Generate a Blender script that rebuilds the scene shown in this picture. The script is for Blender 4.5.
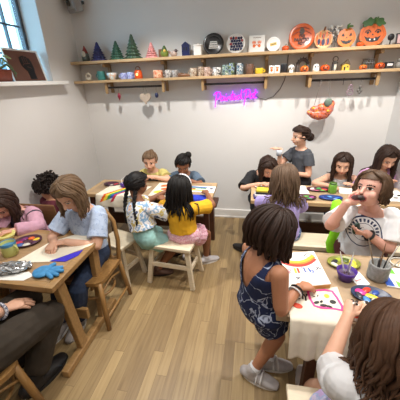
import bpy, bmesh, math, random
import numpy as np
from math import sin, cos, pi, radians
from mathutils import Vector, Matrix, Euler, noise as mnoise

random.seed(7)
SC = bpy.context.scene
for o in list(bpy.data.objects):
    bpy.data.objects.remove(o)
COL = SC.collection

# ---------------------------------------------------------------- camera
CAM_H = 1.75
PITCH, YAW, ROLL = radians(23.39683), radians(-11.33377), radians(2.17628)
cp, sp, cy_, sy_ = cos(PITCH), sin(PITCH), cos(YAW), sin(YAW)
fw = Vector((sy_ * cp, cy_ * cp, -sp))
rt = Vector((cy_, -sy_, 0))
dn = fw.cross(rt)
rt2 = rt * cos(ROLL) + dn * sin(ROLL)
dn2 = -rt * sin(ROLL) + dn * cos(ROLL)
cam_d = bpy.data.cameras.new('camera')
cam = bpy.data.objects.new('camera', cam_d)
COL.objects.link(cam)
mw = Matrix((rt2, -dn2, -fw)).transposed().to_4x4()
mw.translation = (0, 0, CAM_H)
cam.matrix_world = mw
cam_d.sensor_fit = 'HORIZONTAL'
cam_d.sensor_width = 36
cam_d.lens = 276.576 / 400 * 36
cam_d.clip_start = .02
SC.camera = cam

# ---------------------------------------------------------------- world, lamps, exposure
world = bpy.data.worlds.new('sky')
SC.world = world
world.use_nodes = True
bg = world.node_tree.nodes['Background']
bg.inputs[0].default_value = (.42, .74, 1.0, 1)
bg.inputs[1].default_value = 7
SC.view_settings.view_transform = 'Standard'
SC.view_settings.look = 'None'
SC.view_settings.exposure = 0.0
SC.view_settings.gamma = 1
SC.view_settings.use_curve_mapping = False


def spot(x, y, z, target, power, size, blend=.6, rad=.06, col=(1, .96, .91)):
    d = bpy.data.lights.new('ceiling_spot', 'SPOT')
    d.energy = power
    d.spot_size = radians(size)
    d.spot_blend = blend
    d.shadow_soft_size = rad
    d.color = col
    o = bpy.data.objects.new('ceiling_spot', d)
    o.location = (x, y, z)
    o.rotation_euler = (Vector(target) - Vector((x, y, z))).to_track_quat('-Z', 'Y').to_euler()
    COL.objects.link(o)


def panel(x, y, z, sx, sy, power, col=(1, .97, .93)):
    d = bpy.data.lights.new('ceiling_panel', 'AREA')
    d.shape = 'RECTANGLE'
    d.size, d.size_y = sx, sy
    d.energy = power
    d.color = col
    o = bpy.data.objects.new('ceiling_panel', d)
    o.location = (x, y, z)
    COL.objects.link(o)


for lx in (-1.0, .35, 1.1):
    spot(lx, 2.2, 3.0, (lx, 2.75, 0), 138, 98, .5, .05)
for lx, pw in ((-.9, 48), (.45, 66)):
    spot(lx, .75, 3.0, (lx, 1.1, 0), pw, 105, .8, .08)
panel(-.3, .6, 3.02, 2.6, 1.4, 19)
panel(-.3, -1.2, 3.02, 2.6, 1.0, 11)

# ---------------------------------------------------------------- helpers


def lin(c):
    if isinstance(c, str):
        c = [int(c[i:i + 2], 16) for i in (0, 2, 4)]
    out = []
    for v in c:
        v = v / 255
        out.append(v / 12.92 if v <= .04045 else ((v + .055) / 1.055) ** 2.4)
    return (*out, 1)


_mats = {}


def mat(name, col, rough=.6, var=.08, scale=12., bump=0., metal=0., emit=0., coat=0., trans=0., stretch=None, spec=None):
    if name in _mats:
        return _mats[name]
    m = bpy.data.materials.new(name)
    m.use_nodes = True
    nt = m.node_tree
    b = nt.nodes['Principled BSDF']
    c = lin(col)
    b.inputs['Base Color'].default_value = c
    b.inputs['Roughness'].default_value = rough
    b.inputs['Metallic'].default_value = metal
    if spec is not None:
        b.inputs['Specular IOR Level'].default_value = spec
    if coat:
        b.inputs['Coat Weight'].default_value = coat
    if trans:
        b.inputs['Transmission Weight'].default_value = trans
    if emit:
        b.inputs['Emission Color'].default_value = c
        b.inputs['Emission Strength'].default_value = emit
    if var or bump:
        tc = nt.nodes.new('ShaderNodeTexCoord')
        mp = nt.nodes.new('ShaderNodeMapping')
        if stretch:
            mp.inputs['Scale'].default_value = stretch
        nz = nt.nodes.new('ShaderNodeTexNoise')
        nz.inputs['Scale'].default_value = scale
        nz.inputs['Detail'].default_value = 4
        nt.links.new(tc.outputs['Object'], mp.inputs[0])
        nt.links.new(mp.outputs[0], nz.inputs['Vector'])
        if var:
            r = nt.nodes.new('ShaderNodeValToRGB')
            r.color_ramp.elements[0].position = .3
            r.color_ramp.elements[1].position = .7
            r.color_ramp.elements[0].color = (*[v * (1 - var) for v in c[:3]], 1)
            r.color_ramp.elements[1].color = (*[min(1, v * (1 + var)) for v in c[:3]], 1)
            nt.links.new(nz.outputs['Fac'], r.inputs[0])
            nt.links.new(r.outputs[0], b.inputs['Base Color'])
        if bump:
            bp = nt.nodes.new('ShaderNodeBump')
            bp.inputs['Strength'].default_value = bump
            bp.inputs['Distance'].default_value = .01
            nt.links.new(nz.outputs['Fac'], bp.inputs['Height'])
            nt.links.new(bp.outputs[0], b.inputs['Normal'])
    _mats[name] = m
    return m


def wood(name, col, var=.18, rough=.5, axis=0, scale=7.):
    st = [9., 9., 9.]
    st[axis] = 1.
    return mat(name, col, rough, var, scale, .06, stretch=st)


def blotch(name, cols, scale=9., rough=.85, detail=2., attr=None, mode='noise', sharp=.06):
    """several colours in soft patches (tie dye, prints, palettes)"""
    if name in _mats:
        return _mats[name]
    m = bpy.data.materials.new(name)
    m.use_nodes = True
    nt = m.node_tree
    b = nt.nodes['Principled BSDF']
    b.inputs['Roughness'].default_value = rough
    tc = nt.nodes.new('ShaderNodeTexCoord')
    if mode == 'noise':
        t = nt.nodes.new('ShaderNodeTexNoise')
        t.inputs['Detail'].default_value = detail
        t.inputs['Scale'].default_value = scale
        out = t.outputs['Fac']
    else:
        t = nt.nodes.new('ShaderNodeTexVoronoi')
        t.inputs['Scale'].default_value = scale
        sep = nt.nodes.new('ShaderNodeSeparateColor')
        nt.links.new(t.outputs['Color'], sep.inputs[0])
        out = sep.outputs[0]
    nt.links.new(tc.outputs['Object'], t.inputs['Vector'])
    r = nt.nodes.new('ShaderNodeValToRGB')
    n = len(cols)
    lo, hi = (.32, .68) if mode == 'noise' else (0., 1.)
    el = r.color_ramp.elements
    el[0].position = 0
    el[0].color = lin(cols[0])
    el[1].position = 1
    el[1].color = lin(cols[-1])
    for i in range(1, n):
        p = lo + (hi - lo) * i / n
        a = el.new(max(0.001, p - sharp / 2))
        a.color = lin(cols[i - 1])
        a = el.new(min(.999, p + sharp / 2))
        a.color = lin(cols[i])
    nt.links.new(out, r.inputs[0])
    nt.links.new(r.outputs[0], b.inputs['Base Color'])
    _mats[name] = m
    return m


def frame_of(d, hint=None):
    d = d.normalized()
    h = hint if hint is not None else (Vector((0, 0, 1)) if abs(d.z) < .9 else Vector((1, 0, 0)))
    s = (h - d * h.dot(d))
    if s.length < 1e-5:
        s = d.orthogonal()
    s.normalize()
    return s, d.cross(s)


class MB:
    def __init__(self):
        self.v, self.f, self.mi, self.sm = [], [], [], []

    def add(self, vs, fs, mi=0, smooth=True, M=None):
        b = len(self.v)
        self.v += [(M @ Vector(p)) if M is not None else Vector(p) for p in vs]
        for f in fs:
            self.f.append([b + i for i in f])
            self.mi.append(mi)
            self.sm.append(smooth)
        return self

    def box(self, c, s, mi=0, M=None, rot=None, smooth=False):
        R = (Euler(rot).to_matrix() if rot else Matrix.Identity(3))
        c = Vector(c)
        vs = [c + R @ Vector((x * s[0] / 2, y * s[1] / 2, z * s[2] / 2)) for x in (-1, 1) for y in (-1, 1) for z in (-1, 1)]
        fs = [(0, 1, 3, 2), (4, 6, 7, 5), (0, 4, 5, 1), (2, 3, 7, 6), (0, 2, 6, 4), (1, 5, 7, 3)]
        return self.add(vs, fs, mi, smooth, M)

    def bar(self, p0, p1, w, t, mi=0, hint=None):
        """square bar from p0 to p1; w along hint, t across"""
        p0, p1 = Vector(p0), Vector(p1)
        s, n = frame_of(p1 - p0, Vector(hint) if hint else None)
        vs = []
        for p in (p0, p1):
            for a, b in ((-1, -1), (1, -1), (1, 1), (-1, 1)):
                vs.append(p + s * a * w / 2 + n * b * t / 2)
        return self.add(vs, [(3, 2, 1, 0), (4, 5, 6, 7), (0, 1, 5, 4), (1, 2, 6, 5), (2, 3, 7, 6), (3, 0, 4, 7)], mi, False)

    def tube(self, pts, rad, n=10, mi=0, cap='round', side=None, smooth=True):
        pts = [Vector(p) for p in pts]
        N = len(pts)
        if not isinstance(rad, (list, tuple)) or (len(rad) == 2 and N != 2):
            rad = [rad] * N
        rad = [r if isinstance(r, tuple) else (r, r) for r in rad]
        tans = []
        for i in range(N):
            a = pts[max(0, i - 1)]
            b = pts[min(N - 1, i + 1)]
            d = (b - a)
            tans.append(d.normalized() if d.length > 1e-9 else Vector((0, 0, 1)))
        rings = []
        s = None
        for i in range(N):
            if side is not None:
                sd = side[i] if isinstance(side, list) else side
                s, t = frame_of(tans[i], Vector(sd))
            elif s is None:
                s, t = frame_of(tans[i])
            else:
                s, t = frame_of(tans[i], s)
            rings.append((pts[i], s.copy(), t.copy(), rad[i]))
        if cap == 'round':
            def extra(ring, d):
                p, s, t, (a, b) = ring
                m = min(a, b)
                return [(p + d * m * k, s, t, (a * q, b * q)) for k, q in ((.5, .866), (.85, .52))], p + d * m
            e0, pole0 = extra(rings[0], -tans[0])
            e1, pole1 = extra(rings[-1], tans[-1])
            rings = e0[::-1] + rings + e1
        else:
            pole0, pole1 = rings[0][0], rings[-1][0]
        vs = []
        for p, s, t, (a, b) in rings:
            for k in range(n):
                w = 2 * pi * k / n
                vs.append(p + s * a * cos(w) + t * b * sin(w))
        fs = []
        for i in range(len(rings) - 1):
            for k in range(n):
                k2 = (k + 1) % n
                fs.append((i * n + k, i * n + k2, (i + 1) * n + k2, (i + 1) * n + k))
        if cap:
            vs += [pole0, pole1]
            L = len(rings) - 1
            a, b = len(vs) - 2, len(vs) - 1
            for k in range(n):
                k2 = (k + 1) % n
                fs.append((a, k2, k))
                fs.append((b, L * n + k, L * n + k2))
        return self.add(vs, fs, mi, smooth)

    def ell(self, c, r, M=None, mi=0, n=16, m=10):
        c = Vector(c)
        if not isinstance(r, (list, tuple)):
            r = (r, r, r)
        R = M if M is not None else Matrix.Identity(3)
        vs = [c + R @ Vector((0, 0, r[2]))]
        for i in range(1, m):
            th = pi * i / m
            for k in range(n):
                w = 2 * pi * k / n
                vs.append(c + R @ Vector((r[0] * sin(th) * cos(w), r[1] * sin(th) * sin(w), r[2] * cos(th))))
        vs.append(c - R @ Vector((0, 0, r[2])))
        fs = []
        for k in range(n):
            fs.append((0, 1 + k, 1 + (k + 1) % n))
        for i in range(m - 2):
            for k in range(n):
                a = 1 + i * n + k
                b = 1 + i * n + (k + 1) % n
                fs.append((a, a + n, b + n, b))
        last = len(vs) - 1
        o = 1 + (m - 2) * n
        for k in range(n):
            fs.append((last, o + (k + 1) % n, o + k))
        return self.add(vs, fs, mi, True)

    def lathe(self, prof, c=(0, 0, 0), n=24, mi=0, M=None, ribs=0, ribd=0., sx=1., sy=1., smooth=True):
        """profile (r, z) from bottom to top; closes at r=0 ends"""
        c = Vector(c)
        R = M if M is not None else Matrix.Identity(3)
        vs, idx = [], []
        for r, z in prof:
            if r < 1e-6:
                idx.append([len(vs)])
                vs.append(c + R @ Vector((0, 0, z)))
            else:
                row = []
                for k in range(n):
                    w = 2 * pi * k / n
                    q = r * (1 - ribd * abs(cos(w * ribs / 2)) if ribs else 1)
                    row.append(len(vs))
                    vs.append(c + R @ Vector((q * cos(w) * sx, q * sin(w) * sy, z)))
                idx.append(row)
        fs = []
        for a, b in zip(idx, idx[1:]):
            for k in range(n):
                k2 = (k + 1) % n
                if len(a) == 1 and len(b) == 1:
                    continue
                if len(a) == 1:
                    fs.append((a[0], b[k2], b[k]))
                elif len(b) == 1:
                    fs.append((a[k], a[k2], b[0]))
                else:
                    fs.append((a[k], a[k2], b[k2], b[k]))
        return self.add(vs, fs, mi, smooth)

    def prism(self, poly, z0, z1, mi=0, M=None, mi_side=None):
        """poly: 2d outline (x, y), extruded z0..z1"""
        n = len(poly)
        vs = [(x, y, z0) for x, y in poly] + [(x, y, z1) for x, y in poly]
        self.add(vs, [tuple(range(n - 1, -1, -1)), tuple(range(n, 2 * n))], mi, False, M)
        return self.add(vs, [(i, (i + 1) % n, n + (i + 1) % n, n + i) for i in range(n)], mi if mi_side is None else mi_side, False, M)

    def build(self, name, mats, parent=None, loc=None, bevel=0., seg=2, rot=None, sub=0, normals=True):
        me = bpy.data.meshes.new(name)
        me.from_pydata([tuple(p) for p in self.v], [], self.f)
        if not isinstance(mats, (list, tuple)):
            mats = [mats]
        for m in mats:
            me.materials.append(m)
        me.polygons.foreach_set('material_index', self.mi)
        me.polygons.foreach_set('use_smooth', self.sm)
        if normals:
            bm = bmesh.new()
            bm.from_mesh(me)
            bmesh.ops.recalc_face_normals(bm, faces=bm.faces)
            bm.to_mesh(me)
            bm.free()
        o = bpy.data.objects.new(name, me)
        COL.objects.link(o)
        if parent is not None:
            o.parent = parent
        if loc is not None:
            o.location = loc
        if rot is not None:
            o.rotation_euler = rot
        if bevel:
            b = o.modifiers.new('bevel', 'BEVEL')
            b.width = bevel
            b.segments = seg
            b.limit_method = 'ANGLE'
            b.angle_limit = radians(40)
        if sub:
            s = o.modifiers.new('sub', 'SUBSURF')
            s.levels = s.render_levels = sub
        return o


def tag(o, label=None, cat=None, group=None, kind=None):
    if label:
        o['label'] = label
    if cat:
        o['category'] = cat
    if group:
        o['group'] = group
    if kind:
        o['kind'] = kind
    return o


def thing(name, loc, label, cat, group=None, rz=0.):
    o = bpy.data.objects.new(name, None)
    o.empty_display_size = .05
    COL.objects.link(o)
    o.location = loc
    o.rotation_euler = (0, 0, rz)
    return tag(o, label, cat, group)


def copy_tree(o, parent=None):
    c = o.copy()
    COL.objects.link(c)
    if parent is not None:
        c.parent = parent
    for ch in o.children:
        copy_tree(ch, c)
    return c


def ellipse(cx, cy, a, b, n=20, rot=0.):
    out = []
    for k in range(n):
        w = 2 * pi * k / n
        x, y = a * cos(w), b * sin(w)
        out.append((cx + x * cos(rot) - y * sin(rot), cy + x * sin(rot) + y * cos(rot)))
    return out


def stroke(pts, w, z=0., h=.0008):
    """flat ribbon of paint following pts in the xy plane"""
    L, R = [], []
    n = len(pts)
    for i in range(n):
        a = Vector(pts[max(0, i - 1)])
        b = Vector(pts[min(n - 1, i + 1)])
        d = (b - a).normalized()
        nn = Vector((-d.y, d.x)) * (w / 2)
        p = Vector(pts[i])
        L.append(p + nn)
        R.append(p - nn)
    return [(p.x, p.y) for p in L] + [(p.x, p.y) for p in R[::-1]]


def text_mesh(s, size, ext=.001, align='CENTER', spacing=1.):
    c = bpy.data.curves.new('lettering', 'FONT')
    c.body = s
    c.size = size
    c.extrude = ext
    c.offset = size * .028
    c.align_x = align
    c.align_y = 'CENTER'
    c.space_line = spacing
    o = bpy.data.objects.new('lettering', c)
    COL.objects.link(o)
    dg = bpy.context.evaluated_depsgraph_get()
    me = bpy.data.meshes.new_from_object(o.evaluated_get(dg))
    bpy.data.objects.remove(o)
    return me


def lettering(s, size, m, parent, M, ext=.001, name='lettering', spacing=1.):
    me = text_mesh(s, size, ext, spacing=spacing)
    me.name = name
    me.materials.clear()
    me.materials.append(m)
    me.transform(M)
    o = bpy.data.objects.new(name, me)
    COL.objects.link(o)
    o.parent = parent
    return o


WHITE = mat('glazed white', 'efece6', .3, .03)
BLACK = mat('black paint', '141316', .5, .1)
ORANGE = mat('pumpkin orange glaze', 'e8702a', .3, .12, 20)
DKORANGE = mat('deep orange glaze', 'd4531c', .3, .15, 20)
GREENLEAF = mat('green glaze', '47682c', .35, .2, 20)
BROWNW = mat('brown glaze', '7a5236', .4, .2, 20)
NAVY = mat('navy glaze', '1b2350', .3, .15)
OAK = wood('light oak', 'b89a72', .15, .5, 0)
OAKY = wood('light oak lengthwise', 'b39468', .15, .5, 1)
BEECH = wood('bentwood beech', '8f6a3c', .2, .42, 2)
BEECHX = wood('table beech', 'a07c4e', .18, .45, 0)
TABLETOP = wood('tabletop ply', 'a58561', .12, .45, 0, 4)
PALEWOOD = wood('pale birch', 'd8c9ae', .1, .55, 0)
DKWOOD = wood('dark stained wood', '4a2a1a', .25, .5, 0)
KRAFT = mat('brown tabletop wood', 'a38a6c', .55, .2, 9, .05)
CANVAS = mat('cream canvas', 'e9e0cc', .9, .04, 30, .1)
PAPERW = mat('white paper', 'f0eee8', .8, .02)
STEEL = mat('dark steel', '4c4a4a', .4, .1, metal=.8)
STRING = mat('grey cord', '77706a', .8, .1)

# ---------------------------------------------------------------- setting
XL, XR, YB, YF, ZC = -2.12, 1.455, 3.43, -2.4, 3.05


def struct(mb, name, m, **k):
    o = mb.build(name, m, **k)
    o['kind'] = 'structure'
    return o


def floor_material():
    m = bpy.data.materials.new('oak plank floor')
    m.use_nodes = True
    nt = m.node_tree
    N, Lk = nt.nodes.new, nt.links.new
    b = nt.nodes['Principled BSDF']
    tc = N('ShaderNodeTexCoord')
    sep = N('ShaderNodeSeparateXYZ')
    Lk(tc.outputs['Object'], sep.inputs[0])

    def mth(op, a, bb=None):
        n = N('ShaderNodeMath')
        n.operation = op
        for i, q in enumerate((a, bb)):
            if q is None:
                continue
            if isinstance(q, (int, float)):
                n.inputs[i].default_value = q
            else:
                Lk(q, n.inputs[i])
        return n.outputs[0]
    W, LEN = .07, .8
    xi = mth('DIVIDE', sep.outputs['X'], W)
    row = mth('FLOOR', xi)
    fx = mth('FRACT', xi)
    wn = N('ShaderNodeTexWhiteNoise')
    wn.noise_dimensions = '1D'
    Lk(row, wn.inputs['W'])
    yo = mth('ADD', mth('DIVIDE', sep.outputs['Y'], LEN), mth('MULTIPLY', wn.outputs['Value'], 7.3))
    pl = mth('FLOOR', yo)
    fy = mth('FRACT', yo)
    cmb = N('ShaderNodeCombineXYZ')
    Lk(row, cmb.inputs[0])
    Lk(pl, cmb.inputs[1])
    w2 = N('ShaderNodeTexWhiteNoise')
    w2.noise_dimensions = '3D'
    Lk(cmb.outputs[0], w2.inputs['Vector'])
    r = N('ShaderNodeValToRGB')
    el = r.color_ramp.elements
    el[0].position, el[0].color = 0, lin('876f4c')
    el[1].position, el[1].color = 1, lin('b0966a')
    e = el.new(.5)
    e.color = lin('98805a')
    e = el.new(.85)
    e.color = lin('a38a60')
    Lk(w2.outputs['Value'], r.inputs[0])
    mp = N('ShaderNodeMapping')
    mp.inputs['Scale'].default_value = (26, 1.6, 1)
    Lk(tc.outputs['Object'], mp.inputs[0])
    off = N('ShaderNodeVectorMath')
    off.operation = 'ADD'
    Lk(mp.outputs[0], off.inputs[0])
    Lk(w2.outputs['Color'], off.inputs[1])
    nz = N('ShaderNodeTexNoise')
    nz.inputs['Scale'].default_value = 2.2
    nz.inputs['Detail'].default_value = 5
    Lk(off.outputs[0], nz.inputs['Vector'])
    mx = N('ShaderNodeMix')
    mx.data_type = 'RGBA'
    mx.blend_type = 'MULTIPLY'
    g = N('ShaderNodeValToRGB')
    g.color_ramp.elements[0].position, g.color_ramp.elements[0].color = .3, (.68, .64, .6, 1)
    g.color_ramp.elements[1].position, g.color_ramp.elements[1].color = .62, (1, 1, 1, 1)
    Lk(nz.outputs['Fac'], g.inputs[0])
    mx.inputs[0].default_value = .75
    Lk(r.outputs[0], mx.inputs[6])
    Lk(g.outputs[0], mx.inputs[7])
    sx = mth('MULTIPLY', mth('LESS_THAN', mth('ABSOLUTE', mth('SUBTRACT', fx, .5)), .482),
             mth('LESS_THAN', mth('ABSOLUTE', mth('SUBTRACT', fy, .5)), .4975))
    mx2 = N('ShaderNodeMix')
    mx2.data_type = 'RGBA'
    Lk(sx, mx2.inputs[0])
    mx2.inputs[6].default_value = lin('7f6846')
    Lk(mx.outputs[2], mx2.inputs[7])
    Lk(mx2.outputs[2], b.inputs['Base Color'])
    b.inputs['Roughness'].default_value = .42
    bp = N('ShaderNodeBump')
    bp.inputs['Strength'].default_value = .15
    bp.inputs['Distance'].default_value = .002
    Lk(sx, bp.inputs['Height'])
    Lk(bp.outputs[0], b.inputs['Normal'])
    return m


WALLP = mat('off white wall paint', 'd9d6d2', .8, .015, 3, .02)
CEILP = mat('ceiling paint', 'e6e3de', .9, .01, 3)
TRIMP = mat('white trim paint', 'e4e1dc', .45, .02)
w, d = XR - XL, YB - YF
cx, cyy = (XL + XR) / 2, (YB + YF) / 2
struct(MB().box((cx, cyy, -.05), (w + .6, d + .4, .1)), 'floor', floor_material())
struct(MB().box((cx, cyy, ZC + .05), (w + .6, d + .4, .1)), 'ceiling', CEILP)
struct(MB().box((cx, YB + .06, ZC / 2), (w + .6, .12, ZC)), 'wall_back', WALLP)
struct(MB().box((cx, YF - .06, ZC / 2), (w + .6, .12, ZC)), 'wall_front', WALLP)
struct(MB().box((XR + .06, cyy, ZC / 2), (.12, d, ZC)), 'wall_right', WALLP)
# left wall with a deep window opening
WY0, WY1, WZ0, WZ1, WD = 1.55, 2.87, 1.795, 2.8, .3
mb = MB()
xc = XL - WD / 2
mb.box((xc, (YF + WY0) / 2, ZC / 2), (WD, WY0 - YF, ZC))
mb.box((xc, (WY1 + YB) / 2, ZC / 2), (WD, YB - WY1, ZC))
mb.box((xc, (WY0 + WY1) / 2, WZ0 / 2), (WD, WY1 - WY0, WZ0))
mb.box((xc, (WY0 + WY1) / 2, (WZ1 + ZC) / 2), (WD, WY1 - WY0, ZC - WZ1))
struct(mb, 'wall_left', WALLP)
# baseboards
struct(MB().box((cx, YB - .009, .06), (w, .018, .12)).box((cx, YB - .013, .012), (w, .026, .024)), 'baseboard_back', TRIMP, bevel=.004)
struct(MB().box((XL + .009, cyy, .06), (.018, d - .05, .12)), 'baseboard_left', TRIMP, bevel=.004)
struct(MB().box((XR - .009, cyy, .06), (.018, d - .05, .12)), 'baseboard_right', TRIMP, bevel=.004)
# window: frame, muntins, pane, sill
win = bpy.data.objects.new('window_1', None)
COL.objects.link(win)
win.location = (XL - .215, (WY0 + WY1) / 2, WZ0)
win['kind'] = 'structure'
FR = mat('grey window frame', '4a5056', .4, .1)
hw, hh = (WY1 - WY0) / 2, WZ1 - WZ0
mb = MB()
for s in (-1, 1):
    mb.box((0, s * (hw - .018), hh / 2), (.05, .036, hh))
mb.box((0, 0, .025), (.05, 2 * hw, .05)).box((0, 0, hh - .025), (.05, 2 * hw, .05))
mb.build('frame', FR, win, bevel=.004)
for k in range(1, 6):
    MB().box((0, -hw + 2 * hw * k / 6, hh / 2), (.03, .014, hh - .1)).build('muntin', FR, win)
for k in range(1, 4):
    MB().box((0, 0, hh * k / 4), (.028, 2 * hw - .1, .014)).build('muntin', FR, win)
GL = bpy.data.materials.new('window glass')
GL.use_nodes = True
nt = GL.node_tree
nt.nodes.clear()
o1 = nt.nodes.new('ShaderNodeOutputMaterial')
t1 = nt.nodes.new('ShaderNodeBsdfTransparent')
t1.inputs[0].default_value = (.93, .97, .98, 1)
g1 = nt.nodes.new('ShaderNodeBsdfGlossy')
g1.inputs['Roughness'].default_value = .02
x1 = nt.nodes.new('ShaderNodeMixShader')
x1.inputs[0].default_value = .05
nt.links.new(t1.outputs[0], x1.inputs[1])
nt.links.new(g1.outputs[0], x1.inputs[2])
nt.links.new(x1.outputs[0], o1.inputs[0])
MB().box((-.005, 0, hh / 2), (.004, 2 * hw - .08, hh - .08)).build('pane', GL, win)
struct(MB().box((XL - .06, (WY0 + WY1) / 2 + .03, WZ0 - .018), (.3, WY1 - WY0 + .22, .036)), 'trim_1', TRIMP, bevel=.006)

# building across the street, seen through the window
bl = thing('brick_building', (-9, 7, 0), 'pale brick building across the street seen through the window', 'building')
BRK = bpy.data.materials.new('pale brick facade')
BRK.use_nodes = True
nt = BRK.node_tree
bt = nt.nodes.new('ShaderNodeTexBrick')
tc = nt.nodes.new('ShaderNodeTexCoord')
mp = nt.nodes.new('ShaderNodeMapping')
mp.inputs['Rotation'].default_value = (radians(90), 0, radians(90))
nt.links.new(tc.outputs['Object'], mp.inputs[0])
nt.links.new(mp.outputs[0], bt.inputs[0])
bt.inputs['Color1'].default_value = lin('d9e4e4')
bt.inputs['Color2'].default_value = lin('a9c0c6')
bt.inputs['Mortar'].default_value = lin('dfe6e6')
bt.inputs['Scale'].default_value = 3
nt.links.new(bt.outputs['Color'], nt.nodes['Principled BSDF'].inputs['Base Color'])
MB().box((-1, 0, 5), (2, 7, 10)).build('wall', BRK, bl)
WG = mat('dark far glazing', '4a6470', .15, .2, 2)
for yy in (-2.2, 0, 2.2):
    for zz in (2, 4.6, 7.2):
        f = MB().box((.03, yy, zz), (.08, 1.1, 1.6)).build('window', TRIMP, bl)
        MB().box((.08, yy, zz), (.03, .95, 1.45)).build('pane', WG, f)
st = thing('street_tree', (-6.2, 5.6, 0), 'leafy green street tree outside the window', 'tree')
mb = MB()
for k in range(260):
    a, b, r = random.uniform(0, 2 * pi), random.uniform(-1, 1), random.uniform(.4, 1.3)
    p = Vector((cos(a) * r * .8, sin(a) * r, 4.6 + b * 1.4 * (1 - .2 * r)))
    mb.ell(p, (random.uniform(.08, .2), random.uniform(.08, .2), random.uniform(.04, .1)), n=6, m=4)
mb.build('foliage', mat('street tree leaves', '7d9a58', .7, .4, 3), st)
MB().tube([(0, 0, 0), (.05, 0, 2), (0, .1, 4.2)], [.14, .11, .06]).build('trunk', BROWNW, st)
struct(MB().box((-8, 5, -.07), (11, 20, .1)), 'ground_outside', mat('asphalt', '6d6d6d', .9, .1))

# ---------------------------------------------------------------- shelves on the back wall
UZ, LZ, SD = 1.995, 1.79, .2
for z, nm, lb in ((UZ, 'upper', 'upper long oak shelf board, crowded with pumpkin plates and ceramic trees'),
                  (LZ, 'lower', 'lower long oak shelf board, lined with painted mugs')):
    t = MB().box(((XL + XR) / 2, YB - SD / 2, z - .014), (XR - XL - .01, SD, .028)).build('wall_shelf', OAK, bevel=.003)
    tag(t, lb, 'shelf')
BX = (-1.73, -1.03, -.575, .107, .55, 1.19)
BL = ['first oak shelf bracket from the left corner', 'oak shelf bracket left of the navy bauble', 'oak shelf bracket left of the purple neon sign',
      'oak shelf bracket just right of the purple neon sign', 'oak shelf bracket behind the arch mug', 'oak shelf bracket near the right corner']
BRD = wood('bracket oak', '9c7d55', .15, .5, 2)
br0 = None
for x, l in zip(BX, BL):
    if br0 is None:
        br0 = thing('shelf_bracket', (x, YB, UZ), l, 'bracket', 'brackets of the wall shelves')
        MB().box((0, -.016, -.19), (.034, .028, .32)).box((0, -.09, -.05), (.03, .14, .034)).build('upper_bracket', BRD, br0, bevel=.003)
        MB().box((0, -.1, -.24), (.03, .12, .028)).build('arm', BRD, br0, bevel=.003)
        mb = MB()
        mb.prism([(-.015, 0), (.015, 0), (.015, -.105), (.009, -.12), (-.009, -.12), (-.015, -.105)], 0, .022, M=Matrix.Translation((0, -.15, -.235)) @ Matrix.Rotation(radians(90), 4, 'X'))
        mb.build('drop', BRD, br0, bevel=.003)
    else:
        c = copy_tree(br0)
        c.location.x = x
        c['label'] = l
for (a, b, l) in ((-1.73, -1.03, 'dark metal rail under the shelf at the left, holding a heart'), (-.575, .107, 'dark metal rail above the neon sign'),
                  (.55, 1.19, 'dark metal rail under the shelf at the right, holding the orange shoe')):
    tag(MB().tube([(a, YB - .13, 1.706), (b, YB - .13, 1.706)], .011, 8, cap='flat').build('hanging_rail', STEEL), l, 'rail')

# ---------------------------------------------------------------- shelf decorations
YU = YB - .1


def one(name, mb, m, loc, label, cat, group=None, rot=None, bevel=0.):
    return tag(mb.build(name, m, None, loc, rot=rot, bevel=bevel), label, cat, group)


def ceramic_tree(x, h, w, col, label, tip=None):
    w *= 1.42
    h *= 1.07
    t = thing('ceramic_tree', (x, YU, UZ), label, 'ceramic tree', 'ceramic trees on the upper shelf')
    mb = MB()
    n = 7
    prof = [(0, 0), (w * .5, 0)]
    for i in range(n):
        z0 = h * (.02 + .93 * i / n)
        z1 = h * (.02 + .93 * (i + 1) / n)
        r0 = w / 2 * (1 - .93 * i / n)
        prof += [(r0, z0 + h * .02), (r0 * .98, z0 + h * .035), (r0 * .62, z1)]
    prof.append((0, h))
    mb.lathe(prof, n=44, ribs=11, ribd=.2)
    mb.build('branches', mat('glaze ' + label[:12], col, .3, .5, 40), t)
    if tip:
        MB().ell((0, 0, h * .99), h * .045, n=10, m=6).build('topper', mat('topper ' + tip, tip, .4), t)
    return t


ceramic_tree(-1.80, .185, .135, '23265e', 'dark navy blue ceramic tree')
ceramic_tree(-1.57, .185, .13, '2f5b46', 'teal green ceramic tree')
ceramic_tree(-1.375, .235, .15, '35503a', 'tallest dark green ceramic tree with snowy tips')
ceramic_tree(-1.155, .15, .115, 'cf8583', 'dusty pink ceramic tree on the upper shelf')
gn = thing('gnome_figurine', (-1.965, YU, UZ), 'small gnome figurine with red hat at the left end of the upper shelf', 'figurine')
MB().lathe([(0, 0), (.04, 0), (.045, .03), (.04, .08), (.02, .1), (0, .1)], n=14).build('body', mat('grey green glaze', '5c6259', .4, .3, 30), gn)
MB().lathe([(.032, .085), (.034, .09), (.02, .13), (.004, .165), (0, .167)], n=14).build('hat', mat('dull red', '8a2f2c', .5), gn)
MB().ell((0, -.035, .075), (.024, .014, .034), n=12, m=8).build('beard', mat('cream glaze', 'd6cfbe', .5), gn)
dw = thing('gnome_figurine', (-1.005, YU, UZ), 'green and yellow gnome figurine right of the pink ceramic tree', 'figurine')
MB().ell((0, 0, .04), (.048, .035, .042)).build('body', mat('lime glaze', '6f7d32', .4, .35, 30), dw)
MB().lathe([(.034, .06), (.026, .085), (.01, .115), (0, .12)], (0, 0, 0), 14).build('hat', mat('moss', '3f5a2f', .5, .2), dw)
MB().ell((.01, -.03, .065), (.016, .012, .016), n=10, m=8).build('face', mat('gnome face', 'd9b54e', .5), dw)
one('wood_plaque', MB().box((0, 0, .045), (.06, .015, .09)), BROWNW, (-1.06, YU + .05, UZ), 'small brown plaque behind the green gnome figurine', 'plaque', rot=(radians(-8), 0, 0))
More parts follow.
